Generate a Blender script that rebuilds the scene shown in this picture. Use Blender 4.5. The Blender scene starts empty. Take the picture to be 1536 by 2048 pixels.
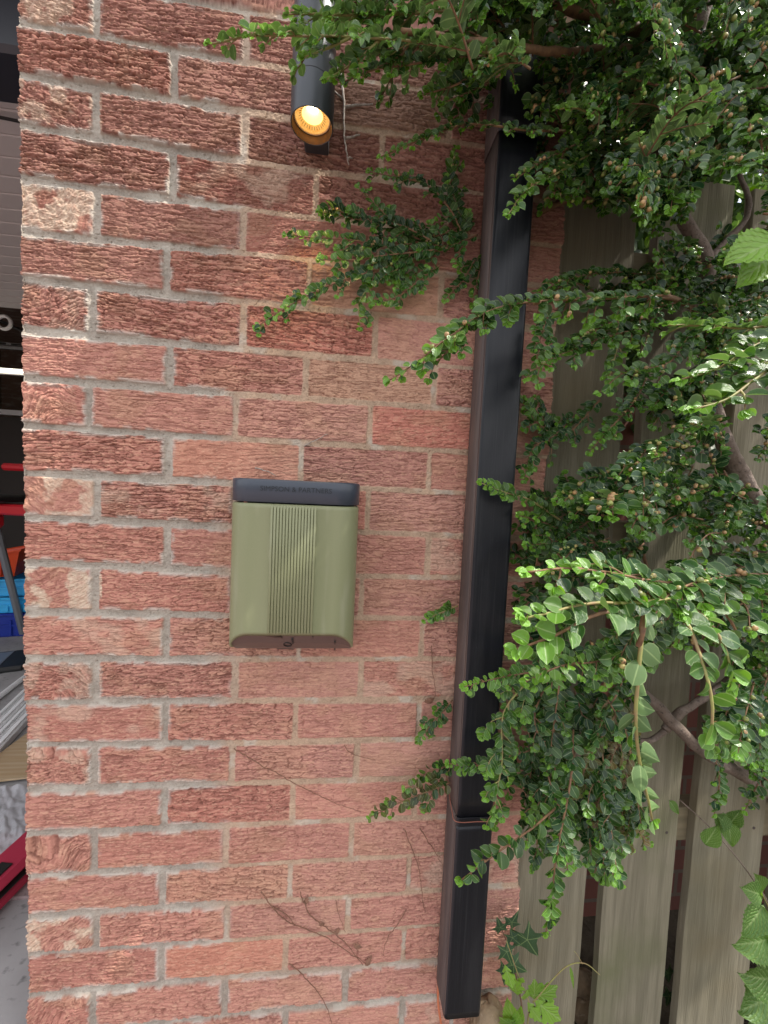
import bpy, math, random
import numpy as np
from mathutils import Vector, Matrix

S = bpy.context.scene
C = bpy.context.collection
R = math.radians

# ------------------------------------------------------------------ camera, world, sun, exposure
CAM = np.array([0.51596, -0.67501, 1.04522]); ROT = (1.517324, -0.045437, -0.103223); FPX = 770.0
cd = bpy.data.cameras.new('camera'); cam = bpy.data.objects.new('camera', cd); C.objects.link(cam)
cam.location = CAM; cam.rotation_euler = ROT
cd.sensor_fit = 'HORIZONTAL'; cd.sensor_width = 36; cd.lens = 36*FPX/1536
cd.clip_start = 0.01; cd.clip_end = 2000
S.camera = cam

SUN = np.array([0.60, -0.17, 0.90]); SUN /= np.linalg.norm(SUN)
w = bpy.data.worlds.new('World'); S.world = w; w.use_nodes = True
nt = w.node_tree; bg = nt.nodes['Background']
sky = nt.nodes.new('ShaderNodeTexSky'); sky.sky_type = 'NISHITA'; sky.sun_disc = False
sky.sun_elevation = math.asin(SUN[2]); sky.sun_rotation = math.atan2(SUN[0], SUN[1])
sky.air_density = 1.0; sky.dust_density = 3.0; sky.ozone_density = 0.6
_tc = nt.nodes.new('ShaderNodeTexCoord'); _nz = nt.nodes.new('ShaderNodeTexNoise'); _nz.inputs['Scale'].default_value = 2.2; _nz.inputs['Detail'].default_value = 6
nt.links.new(_tc.outputs['Generated'], _nz.inputs['Vector'])
_mr = nt.nodes.new('ShaderNodeMapRange'); _mr.inputs['From Min'].default_value = .32; _mr.inputs['From Max'].default_value = .58; _mr.inputs['To Min'].default_value = .35; _mr.inputs['To Max'].default_value = .95
nt.links.new(_nz.outputs['Fac'], _mr.inputs['Value'])
_mx = nt.nodes.new('ShaderNodeMix'); _mx.data_type = 'RGBA'; _mx.inputs[7].default_value = (7.1, 7.1, 7.2, 1)      # broken white cloud, added to take the blue cast out of the sky
nt.links.new(_mr.outputs[0], _mx.inputs['Factor']); nt.links.new(sky.outputs[0], _mx.inputs[6]); nt.links.new(_mx.outputs[2], bg.inputs[0]); bg.inputs[1].default_value = 0.15
ld = bpy.data.lights.new('sun', 'SUN'); ld.energy = 3.6; ld.angle = R(0.5); ld.color = (1, .95, .86)
lo = bpy.data.objects.new('sun', ld); C.objects.link(lo)
lo.rotation_euler = Vector(-SUN).to_track_quat('-Z', 'Y').to_euler()
S.view_settings.view_transform = 'Standard'; S.view_settings.look = 'None'
S.view_settings.exposure = 0.95; S.view_settings.gamma = 1

# ------------------------------------------------------------------ helpers
RM = np.array(cam.rotation_euler.to_matrix())
def ray(px, py):
    return RM @ np.array([(px-768)/FPX, (1024-py)/FPX, -1.0])
def at(px, py, Y):                      # the point of the plane y = Y seen at a place in the photograph
    d = ray(px, py); return CAM + d*((Y-CAM[1])/d[1])
def floor_at(px, py, z=0.0):
    d = ray(px, py); return CAM + d*((z-CAM[2])/d[2])

def link(o, parent=None):
    C.objects.link(o)
    if parent is not None: o.parent = parent
    return o
def npmesh(name, verts, faces, mat, parent=None, smooth=True, col=None, uv=None, mats=None, midx=None):
    """faces: list of integer arrays (k, n) with n = 3 or 4"""
    verts = np.asarray(verts, dtype=np.float32)
    me = bpy.data.meshes.new(name)
    me.vertices.add(len(verts)); me.vertices.foreach_set('co', verts.ravel())
    fl = [np.asarray(f, dtype=np.int32) for f in faces if len(f)]
    loops = np.concatenate([f.ravel() for f in fl])
    tot = np.concatenate([np.full(len(f), f.shape[1], dtype=np.int32) for f in fl])
    st = np.concatenate([[0], np.cumsum(tot)[:-1]]).astype(np.int32)
    me.loops.add(len(loops)); me.loops.foreach_set('vertex_index', loops)
    me.polygons.add(len(tot)); me.polygons.foreach_set('loop_start', st); me.polygons.foreach_set('loop_total', tot)
    me.update(calc_edges=True)
    me.polygons.foreach_set('use_smooth', np.full(len(tot), smooth))
    if col is not None:
        a = me.color_attributes.new('Col', 'FLOAT_COLOR', 'POINT')
        c4 = np.ones((len(verts), 4), np.float32); c4[:, :3] = col; a.data.foreach_set('color', c4.ravel())
    if uv is not None:
        l = me.uv_layers.new(name='UVMap'); l.data.foreach_set('uv', np.asarray(uv, np.float32)[loops].ravel())
    me.materials.append(mat)
    if mats:
        for m in mats: me.materials.append(m)
        me.polygons.foreach_set('material_index', np.asarray(midx, np.int32))
    me.validate()
    return link(bpy.data.objects.new(name, me), parent)

class MB:                                # collects shapes into one mesh
    def __init__(s): s.v = []; s.f4 = []; s.f3 = []; s.n = 0
    def add(s, v, f4=(), f3=()):
        s.v.append(np.asarray(v, float).reshape(-1, 3))
        if len(f4): s.f4.append(np.asarray(f4, int)+s.n)
        if len(f3): s.f3.append(np.asarray(f3, int)+s.n)
        s.n += len(s.v[-1]); return s
    def box(s, lo, hi, M=None, bev=0.0):
        lo = np.array(lo, float); hi = np.array(hi, float)
        if bev <= 0:
            v = np.array([[x, y, z] for z in (lo[2], hi[2]) for y in (lo[1], hi[1]) for x in (lo[0], hi[0])])
            f = [[0, 2, 3, 1], [4, 5, 7, 6], [0, 1, 5, 4], [2, 6, 7, 3], [0, 4, 6, 2], [1, 3, 7, 5]]
            if M is not None: v = v @ M[:3, :3].T + M[:3, 3]
            return s.add(v, f)
        b = min(bev, *((hi-lo)/2.01))
        v = []; idx = {}
        for cx in (0, 1):
            for cy in (0, 1):
                for cz in (0, 1):
                    c = np.array([(lo, hi)[cx][0], (lo, hi)[cy][1], (lo, hi)[cz][2]])
                    sg = np.array([1-2*cx, 1-2*cy, 1-2*cz])
                    for ax in range(3):
                        p = c + sg*b; p[ax] = c[ax]; idx[(cx, cy, cz, ax)] = len(v); v.append(p)
        f4 = []; f3 = []
        for ax in range(3):
            o = [a for a in range(3) if a != ax]
            for sd in (0, 1):
                q = []
                for (a, c2) in ((0, 0), (1, 0), (1, 1), (0, 1)):
                    k = [0, 0, 0]; k[ax] = sd; k[o[0]] = a; k[o[1]] = c2; q.append(idx[(*k, ax)])
                f4.append(q)
        for ax in range(3):
            o = [a for a in range(3) if a != ax]
            for a in (0, 1):
                for c2 in (0, 1):
                    k0 = [0, 0, 0]; k1 = [0, 0, 0]; k1[ax] = 1
                    k0[o[0]] = k1[o[0]] = a; k0[o[1]] = k1[o[1]] = c2
                    f4.append([idx[(*k0, o[0])], idx[(*k0, o[1])], idx[(*k1, o[1])], idx[(*k1, o[0])]])
        for cx in (0, 1):
            for cy in (0, 1):
                for cz in (0, 1): f3.append([idx[(cx, cy, cz, a)] for a in range(3)])
        v = np.array(v)
        if M is not None: v = v @ M[:3, :3].T + M[:3, 3]
        return s.add(v, f4, f3)
    def tube(s, pts, rad, n=6, caps=True):
        v, f4, f3 = tube_geo(pts, rad, n, caps); return s.add(v, f4, f3)
    def build(s, name, mat, parent=None, smooth=False, fix=True, **k):
        o = npmesh(name, np.concatenate(s.v), [np.concatenate(x) for x in (s.f4, s.f3) if x], mat, parent, smooth, **k)
        if fix: fixn(o)
        return o
import bmesh
def fixn(o):
    bm = bmesh.new(); bm.from_mesh(o.data); bmesh.ops.recalc_face_normals(bm, faces=bm.faces); bm.to_mesh(o.data); bm.free()
def tube_geo(pts, rad, n=6, caps=True):
    pts = np.asarray(pts, float); k = len(pts)
    rad = np.broadcast_to(np.asarray(rad, float), (k,))
    t = np.gradient(pts, axis=0); t /= np.linalg.norm(t, axis=1)[:, None]+1e-12
    u = np.zeros_like(pts); a = np.array([0, 0, 1.]) if abs(t[0][2]) < .9 else np.array([1., 0, 0])
    p = np.cross(t[0], a); p /= np.linalg.norm(p)
    for i in range(k):
        p = p - t[i]*(p@t[i]); p /= np.linalg.norm(p)+1e-12; u[i] = p
    w_ = np.cross(t, u); an = np.arange(n)*2*math.pi/n
    v = pts[:, None]+rad[:, None, None]*(np.cos(an)[None, :, None]*u[:, None]+np.sin(an)[None, :, None]*w_[:, None])
    i = np.arange(k-1)[:, None]*n; j = np.arange(n)[None]; j2 = (j+1) % n
    f4 = np.stack([i+j, i+j2, i+n+j2, i+n+j], -1).reshape(-1, 4)
    v = v.reshape(-1, 3); f3 = np.zeros((0, 3), int)
    if caps:
        v = np.concatenate([v, pts[:1], pts[-1:]])
        jj = np.arange(n); j3 = (jj+1) % n
        f3 = np.concatenate([np.stack([np.full(n, k*n), j3, jj], 1), np.stack([np.full(n, k*n+1), (k-1)*n+jj, (k-1)*n+j3], 1)])
    return v, f4, f3
def curve(ctrl, step):
    """Catmull-Rom through control points, resampled to even steps"""
    P = np.asarray(ctrl, float)
    if len(P) == 2: P = np.array([P[0], (P[0]+P[1])/2, P[1]])
    Q = np.vstack([2*P[0]-P[1], P, 2*P[-1]-P[-2]]); out = []
    for i in range(1, len(Q)-2):
        for t in np.linspace(0, 1, 14, endpoint=False):
            a, b, c, d = Q[i-1:i+3]
            out.append(.5*((2*b)+(-a+c)*t+(2*a-5*b+4*c-d)*t*t+(-a+3*b-3*c+d)*t**3))
    out.append(P[-1]); out = np.array(out)
    L = np.concatenate([[0], np.cumsum(np.linalg.norm(np.diff(out, axis=0), axis=1))])
    n = max(3, int(L[-1]/step)+1); q = np.linspace(0, L[-1], n)
    return np.stack([np.interp(q, L, out[:, k]) for k in range(3)], 1)
def empty(name, label, cat, loc=(0, 0, 0), group=None, rot=(0, 0, 0)):
    o = bpy.data.objects.new(name, None); C.objects.link(o); o.location = loc; o.rotation_euler = rot; o.empty_display_size = .05
    return tag(o, label, cat, group)
def tag(o, label, cat, group=None, kind=None):
    if label: o['label'] = label
    if cat: o['category'] = cat
    if group: o['group'] = group
    if kind: o['kind'] = kind
    return o
def struct(o): o['kind'] = 'structure'; return o
def rotm(rx=0, ry=0, rz=0, loc=(0, 0, 0)):
    M = Matrix.Translation(loc) @ Matrix.Rotation(rz, 4, 'Z') @ Matrix.Rotation(ry, 4, 'Y') @ Matrix.Rotation(rx, 4, 'X')
    return np.array(M)

# value noise
_rs = np.random.RandomState(5); _T = _rs.rand(8, 256, 256).astype(np.float32)
def vn(x, y, seed=0):
    T = _T[seed % 8]; x = x+seed*17.31; y = y+seed*9.7
    ix = np.floor(x).astype(np.int64); iy = np.floor(y).astype(np.int64); fx = x-ix; fy = y-iy
    fx = fx*fx*(3-2*fx); fy = fy*fy*(3-2*fy)
    a = T[iy & 255, ix & 255]; b = T[iy & 255, (ix+1) & 255]; c = T[(iy+1) & 255, ix & 255]; d = T[(iy+1) & 255, (ix+1) & 255]
    return (a*(1-fx)+b*fx)*(1-fy)+(c*(1-fx)+d*fx)*fy
def fbm(x, y, seed=0, o=3):
    r = 0; a = .5; t = 0
    for i in range(o): r = r+a*vn(x, y, seed+i); t += a; x = x*2.03; y = y*2.03; a *= .5
    return r/t
def sst(a, b, x): t = np.clip((x-a)/(b-a), 0, 1); return t*t*(3-2*t)

# ------------------------------------------------------------------ materials
def M_(name, color=(.5, .5, .5), rough=.6, metal=0., spec=.5, noise=None, bump=None, attr=None, coat=0.):
    """noise: (scale xyz, colour2, lo, hi[, detail]); bump: (scale xyz, strength, distance)"""
    m = bpy.data.materials.new(name); m.use_nodes = True; t = m.node_tree; N = t.nodes; L = t.links; b = N['Principled BSDF']
    b.inputs['Roughness'].default_value = rough; b.inputs['Metallic'].default_value = metal
    b.inputs['Specular IOR Level'].default_value = spec; b.inputs['Base Color'].default_value = (*color, 1)
    b.inputs['Coat Weight'].default_value = coat
    co = N.new('ShaderNodeTexCoord'); src = None
    if attr:
        at_ = N.new('ShaderNodeAttribute'); at_.attribute_name = 'Col'; src = at_.outputs['Color']
    for q in (noise if isinstance(noise, list) else [noise] if noise else []):
        mp = N.new('ShaderNodeMapping'); mp.inputs['Scale'].default_value = q[0]; L.new(co.outputs['Object'], mp.inputs[0])
        nz = N.new('ShaderNodeTexNoise'); nz.inputs['Scale'].default_value = 1; nz.inputs['Detail'].default_value = q[4] if len(q) > 4 else 5
        L.new(mp.outputs[0], nz.inputs['Vector'])
        rp = N.new('ShaderNodeMapRange'); rp.inputs['From Min'].default_value = q[2]; rp.inputs['From Max'].default_value = q[3]
        L.new(nz.outputs['Fac'], rp.inputs['Value'])
        mx = N.new('ShaderNodeMix'); mx.data_type = 'RGBA'; L.new(rp.outputs[0], mx.inputs['Factor'])
        if src is not None: L.new(src, mx.inputs[6])
        else: mx.inputs[6].default_value = (*color, 1)
        mx.inputs[7].default_value = (*q[1], 1); src = mx.outputs[2]
    if src is not None: L.new(src, b.inputs['Base Color'])
    prev = None
    for q in (bump if isinstance(bump, list) else [bump] if bump else []):
        mp = N.new('ShaderNodeMapping'); mp.inputs['Scale'].default_value = q[0]; L.new(co.outputs['Object'], mp.inputs[0])
        nz = N.new('ShaderNodeTexNoise'); nz.inputs['Scale'].default_value = 1; nz.inputs['Detail'].default_value = 4
        L.new(mp.outputs[0], nz.inputs['Vector'])
        bp = N.new('ShaderNodeBump'); bp.inputs['Strength'].default_value = q[1]; bp.inputs['Distance'].default_value = q[2]
        L.new(nz.outputs['Fac'], bp.inputs['Height'])
        if prev is not None: L.new(prev, bp.inputs['Normal'])
        prev = bp.outputs[0]
    if prev is not None: L.new(prev, b.inputs['Normal'])
    return m
def emat(name, color, strength):
    m = bpy.data.materials.new(name); m.use_nodes = True; b = m.node_tree.nodes['Principled BSDF']
    b.inputs['Base Color'].default_value = (*color, 1); b.inputs['Emission Color'].default_value = (*color, 1); b.inputs['Emission Strength'].default_value = strength
    return m
m_brick = M_('brick_and_mortar', rough=.92, spec=.2, attr=True,
             noise=[((260, 260, 420), (.16, .07, .05), .62, .95), ((420, 420, 420), (.66, .5, .4), .68, .98)], bump=((520, 520, 900), .55, .0012))
m_soil = M_('soil', (.05, .04, .028), .95, noise=((9, 9, 9), (.10, .085, .06), .4, .7), bump=((60, 60, 60), .8, .01))
m_paver = M_('paving', (.27, .20, .20), .8, noise=[((14, 14, 14), (.38, .31, .31), .4, .7), ((90, 90, 90), (.09, .07, .07), .6, .8)], bump=((120, 120, 120), .5, .002))
m_conc = M_('garage_concrete', (.30, .29, .29), .8, noise=[((5, 5, 5), (.42, .41, .41), .4, .7), ((40, 60, 40), (.08, .08, .08), .58, .8)], bump=((80, 80, 80), .3, .002))
m_rail = M_('rail_timber', (.20, .16, .10), .85, noise=((4, 60, 60), (.12, .10, .06), .35, .7), bump=((10, 200, 200), .5, .001))
m_pipe = M_('black_painted_pipe', (.007, .008, .012), .30, spec=.32, noise=[((40, 40, 6), (.018, .019, .023), .5, .8), ((500, 300, 5), (.022, .023, .027), .55, .8), ((300, 300, 120), (.07, .07, .07), .74, .85)], bump=[((900, 900, 50), .35, .0007), ((25, 25, 8), .2, .002)])
m_pipedirt = M_('weathered_pipe_side', (.06, .045, .043), .6, noise=((60, 60, 8), (.11, .08, .07), .4, .75), bump=((500, 500, 40), .3, .0008))
m_lampb = M_('anthracite_lamp', (.045, .052, .062), .38, metal=.25, bump=((1500, 1500, 1500), .12, .0004))
m_green = M_('olive_plastic', (.225, .237, .132), .42, spec=.45, noise=[((3000, 3000, 3000), (.195, .207, .112), .45, .6, 1), ((70, 70, 7), (.27, .275, .18), .56, .85), ((420, 420, 420), (.33, .32, .25), .72, .82)], bump=((2200, 2200, 2200), .12, .0003))
m_cap = M_('slate_blue_plastic', (.040, .050, .070), .35, spec=.5, bump=((2200, 2200, 2200), .08, .0003))
m_capdk = M_('dark_engraving', (.006, .008, .013), .5)
m_brown = M_('brown_plastic', (.10, .068, .062), .4)
m_dark = M_('black_rubber', (.012, .012, .012), .5)

def wood(name, c1, c2, c3, seed):
    m = bpy.data.materials.new(name); m.use_nodes = True; t = m.node_tree; N = t.nodes; L = t.links; b = N['Principled BSDF']
    co = N.new('ShaderNodeTexCoord'); mp = N.new('ShaderNodeMapping'); mp.inputs['Scale'].default_value = (26, 12, 1.1); mp.inputs['Location'].default_value = (seed, 0, seed*3)
    L.new(co.outputs['Object'], mp.inputs[0])
    nz = N.new('ShaderNodeTexNoise'); nz.inputs['Scale'].default_value = 1; nz.inputs['Detail'].default_value = 3; nz.inputs['Distortion'].default_value = .5; L.new(mp.outputs[0], nz.inputs['Vector'])
    ml = N.new('ShaderNodeMath'); ml.operation = 'MULTIPLY'; ml.inputs[1].default_value = 24; L.new(nz.outputs['Fac'], ml.inputs[0])
    sn = N.new('ShaderNodeMath'); sn.operation = 'SINE'; L.new(ml.outputs[0], sn.inputs[0])
    mr = N.new('ShaderNodeMapRange'); mr.inputs['From Min'].default_value = -1; L.new(sn.outputs[0], mr.inputs['Value'])
    mp2 = N.new('ShaderNodeMapping'); mp2.inputs['Scale'].default_value = (420, 200, 14); L.new(co.outputs['Object'], mp2.inputs[0])
    n2 = N.new('ShaderNodeTexNoise'); n2.inputs['Scale'].default_value = 1; n2.inputs['Detail'].default_value = 4; L.new(mp2.outputs[0], n2.inputs['Vector'])
    ad = N.new('ShaderNodeMath'); ad.operation = 'MULTIPLY_ADD'; ad.inputs[1].default_value = .38; L.new(mr.outputs[0], ad.inputs[0]); 
    s2 = N.new('ShaderNodeMath'); s2.operation = 'MULTIPLY'; s2.inputs[1].default_value = .9; L.new(n2.outputs['Fac'], s2.inputs[0]); L.new(s2.outputs[0], ad.inputs[2])
    mx = N.new('ShaderNodeMix'); mx.data_type = 'RGBA'; mx.inputs[6].default_value = (*c1, 1); mx.inputs[7].default_value = (*c2, 1); L.new(ad.outputs[0], mx.inputs['Factor'])
    n3 = N.new('ShaderNodeTexNoise'); n3.inputs['Scale'].default_value = 7; n3.inputs['Detail'].default_value = 4; L.new(co.outputs['Object'], n3.inputs['Vector'])
    r3 = N.new('ShaderNodeMapRange'); r3.inputs['From Min'].default_value = .45; r3.inputs['From Max'].default_value = .75; r3.inputs['To Max'].default_value = .75; L.new(n3.outputs['Fac'], r3.inputs['Value'])
    m2 = N.new('ShaderNodeMix'); m2.data_type = 'RGBA'; L.new(mx.outputs[2], m2.inputs[6]); m2.inputs[7].default_value = (*c3, 1); L.new(r3.outputs[0], m2.inputs['Factor'])
    L.new(m2.outputs[2], b.inputs['Base Color']); b.inputs['Roughness'].default_value = .85; b.inputs['Specular IOR Level'].default_value = .25
    n5 = N.new('ShaderNodeTexVoronoi'); n5.inputs['Scale'].default_value = 1; mp5 = N.new('ShaderNodeMapping'); mp5.inputs['Scale'].default_value = (9, .01, 3.1); mp5.inputs['Location'].default_value = (seed*1.7, 0, seed); L.new(co.outputs['Object'], mp5.inputs[0]); L.new(mp5.outputs[0], n5.inputs['Vector'])
    r5 = N.new('ShaderNodeMapRange'); r5.inputs['From Min'].default_value = .05; r5.inputs['From Max'].default_value = .13; r5.inputs['To Min'].default_value = .75; r5.inputs['To Max'].default_value = 0; L.new(n5.outputs['Distance'], r5.inputs['Value'])
    m5 = N.new('ShaderNodeMix'); m5.data_type = 'RGBA'; L.new(r5.outputs[0], m5.inputs['Factor']); L.new(m2.outputs[2], m5.inputs[6]); m5.inputs[7].default_value = (.06, .04, .022, 1); L.new(m5.outputs[2], b.inputs['Base Color'])
    bp = N.new('ShaderNodeBump'); bp.inputs['Strength'].default_value = .8; bp.inputs['Distance'].default_value = .0018; L.new(ad.outputs[0], bp.inputs['Height']); L.new(bp.outputs[0], b.inputs['Normal'])
    return m
def leafmat(name, dark, light, under, rough=.33, trans=.28, veins=0., margin=.0):
    """per-leaf tint in attribute Col.r (0 old .. 1 young), Col.g brightness jitter; UV = across, along"""
    m = bpy.data.materials.new(name); m.use_nodes = True; t = m.node_tree; N = t.nodes; L = t.links; b = N['Principled BSDF']; out = N['Material Output']
    def mth(op, a, b_=None, c=None, clamp=False):
        n = N.new('ShaderNodeMath'); n.operation = op; n.use_clamp = clamp
        for i, q in enumerate((a, b_, c)):
            if q is None: continue
            if isinstance(q, (int, float)): n.inputs[i].default_value = q
            else: L.new(q, n.inputs[i])
        return n.outputs[0]
    def mix(f, a, b_):
        n = N.new('ShaderNodeMix'); n.data_type = 'RGBA'
        for i, q in ((0, f), (6, a), (7, b_)):
            if isinstance(q, tuple): n.inputs[i].default_value = (*q, 1)
            elif isinstance(q, (int, float)): n.inputs[i].default_value = q
            else: L.new(q, n.inputs[i])
        return n.outputs[2]
    at_ = N.new('ShaderNodeAttribute'); at_.attribute_name = 'Col'; sp = N.new('ShaderNodeSeparateColor'); L.new(at_.outputs['Color'], sp.inputs[0])
    uv = N.new('ShaderNodeUVMap'); su = N.new('ShaderNodeSeparateXYZ'); L.new(uv.outputs[0], su.inputs[0])
    base = mix(sp.outputs[0], dark, light)
    base = mix(sp.outputs[2], base, (.20, .12, .055))
    geo = N.new('ShaderNodeNewGeometry')
    base = mix(mth('MULTIPLY', geo.outputs['Backfacing'], .75), base, under)
    au = mth('ABSOLUTE', su.outputs[0])
    rib = mth('SUBTRACT', 1.0, mth('MULTIPLY', au, 9), clamp=True)
    base = mix(mth('MULTIPLY', rib, .55), base, (.30, .40, .17))
    if margin:
        e = mth('MULTIPLY', mth('SUBTRACT', au, .86), 9, clamp=True); base = mix(mth('MULTIPLY', e, margin), base, (.36, .46, .22))
    vh = None
    if veins:
        ph = mth('MULTIPLY', mth('SUBTRACT', su.outputs[1], mth('MULTIPLY', au, .55)), veins)
        sv = mth('POWER', mth('ABSOLUTE', mth('COSINE', ph)), 8.0); base = mix(mth('MULTIPLY', sv, .35), base, (.28, .38, .13)); vh = sv
    hs = N.new('ShaderNodeHueSaturation'); L.new(base, hs.inputs['Color']); L.new(mth('MULTIPLY_ADD', sp.outputs[1], .9, .55), hs.inputs['Value'])
    L.new(hs.outputs[0], b.inputs['Base Color']); b.inputs['Roughness'].default_value = rough
    L.new(mth('MULTIPLY_ADD', geo.outputs['Backfacing'], .4, rough, clamp=True), b.inputs['Roughness'])
    nz = N.new('ShaderNodeTexNoise'); nz.inputs['Scale'].default_value = 320; bp = N.new('ShaderNodeBump'); bp.inputs['Distance'].default_value = .001
    bp.inputs['Strength'].default_value = .35 if not veins else .6
    if vh is not None: L.new(mth('MULTIPLY', vh, -1.0), bp.inputs['Height']); bp.inputs['Distance'].default_value = .002
    else: L.new(nz.outputs['Fac'], bp.inputs['Height'])
    L.new(bp.outputs[0], b.inputs['Normal'])
    tr = N.new('ShaderNodeBsdfTranslucent'); h2 = N.new('ShaderNodeHueSaturation'); h2.inputs['Saturation'].default_value = 1.2; h2.inputs['Value'].default_value = 2.6; h2.inputs['Hue'].default_value = .485
    L.new(hs.outputs[0], h2.inputs['Color']); L.new(h2.outputs[0], tr.inputs[0])
    ms = N.new('ShaderNodeMixShader'); ms.inputs[0].default_value = trans; L.new(b.outputs[0], ms.inputs[1]); L.new(tr.outputs[0], ms.inputs[2]); L.new(ms.outputs[0], out.inputs[0])
    return m
m_leaf = leafmat('cotoneaster_leaf', (.012, .046, .014), (.13, .29, .025), (.10, .17, .06), .22, .22, margin=.32)
m_bram = leafmat('bramble_leaf', (.035, .09, .022), (.13, .25, .04), (.16, .24, .11), .5, .3, veins=22)
m_ivy = leafmat('ivy_leaf', (.018, .05, .026), (.08, .14, .05), (.09, .13, .07), .38, .15)
m_weed = leafmat('weed_leaf', (.08, .18, .035), (.20, .38, .04), (.17, .26, .10), .5, .35, veins=16)
m_tree = leafmat('tree_leaf', (.02, .05, .01), (.07, .14, .02), (.05, .09, .03), .45, .22)
m_twig = M_('twig_bark', (.21, .115, .055), .75, noise=((150, 150, 150), (.12, .06, .035), .4, .7))
m_twigg = M_('green_twig', (.24, .24, .07), .6, noise=((90, 90, 90), (.25, .15, .08), .4, .7))
m_bark = M_('grey_brown_bark', (.17, .125, .10), .85, noise=[((50, 50, 50), (.24, .19, .16), .5, .75), ((200, 200, 200), (.05, .035, .03), .55, .75)], bump=((160, 160, 160), .9, .003))
m_dead = M_('dry_stem', (.22, .11, .07), .85, noise=((200, 200, 200), (.15, .08, .055), .4, .7))
m_deadg = M_('grey_dry_stem', (.40, .35, .31), .85, noise=((200, 200, 200), (.22, .17, .14), .4, .7))
m_berry = M_('unripe_berry', (.33, .29, .10), .42, attr=True)

# ------------------------------------------------------------------ the brick pier
JL = [.0058, .0074, .0103, .007, .0016, .0072, .0035, .0033, .0054, .0033, .0083, .0083, .0023, -.0022, -.0009, .0011, -.0022, -.0038, -.0072, -.0046, .0019, .0012]
PR = [(0,220,4,-3),(1,107.5,1,3),(1,332.5,2,-1),(2,220,4,4),(2,445,5,-5),(3,107.5,2,1),(3,332.5,3,3),(4,220,-3,1),(4,445,-1,8),(5,107.5,-4,4),(5,332.5,6,0),(5,557.5,2,-5),(6,220,3,1),(6,445,-2,2),(6,670,-3,1),(7,107.5,-8,3),(7,332.5,-3,-2),(7,557.5,-1,4),(8,220,3,1),(8,445,-5,4),(8,670,-5,2),(9,107.5,4,8),(9,557.5,2,4),(10,220,2,1),(10,670,0,-1),(11,107.5,1,4),(11,332.5,0,-2),(11,557.5,-4,-1),(12,220,3,-1),(12,670,-4,-3),(13,107.5,2,1),(13,332.5,6,0),(13,557.5,2,-2),(14,220,3,0),(14,445,0,-4),(14,670,0,-5),(15,107.5,0,-2),(15,332.5,5,-3),(15,557.5,1,-2),(16,220,4,-2),(16,445,0,-4),(17,107.5,0,-2),(17,332.5,-1,-4),(17,557.5,-3,-8),(18,220,1,-1),(18,445,1,-6),(18,670,-5,-1),(19,107.5,4,-4),(19,332.5,3,-2),(19,557.5,-3,-3),(20,220,1,6),(20,445,-3,7),(20,670,-7,6),(21,107.5,-1,3),(21,332.5,1,0),(21,557.5,-2,2)]
UO = {(r, u): d/1000 for r, u, d, _ in PR}
_zr = {}
for r, u, _, dz in PR:
    if u > 300: _zr.setdefault(r, []).append(dz/1000)
_zb = [np.mean(_zr[r]) if r in _zr else 0. for r in range(22)]
JR = [(_zb[max(0, k-1)]+_zb[k])/2 for k in range(22)]
WW = .885; DEP = .33; ZT = 1.72
CREAM = {1: .55, 3: .8, 9: .75, 11: 1.0, 13: .45, 15: .45, 19: .9, -1: .6, 5: .25}
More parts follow.
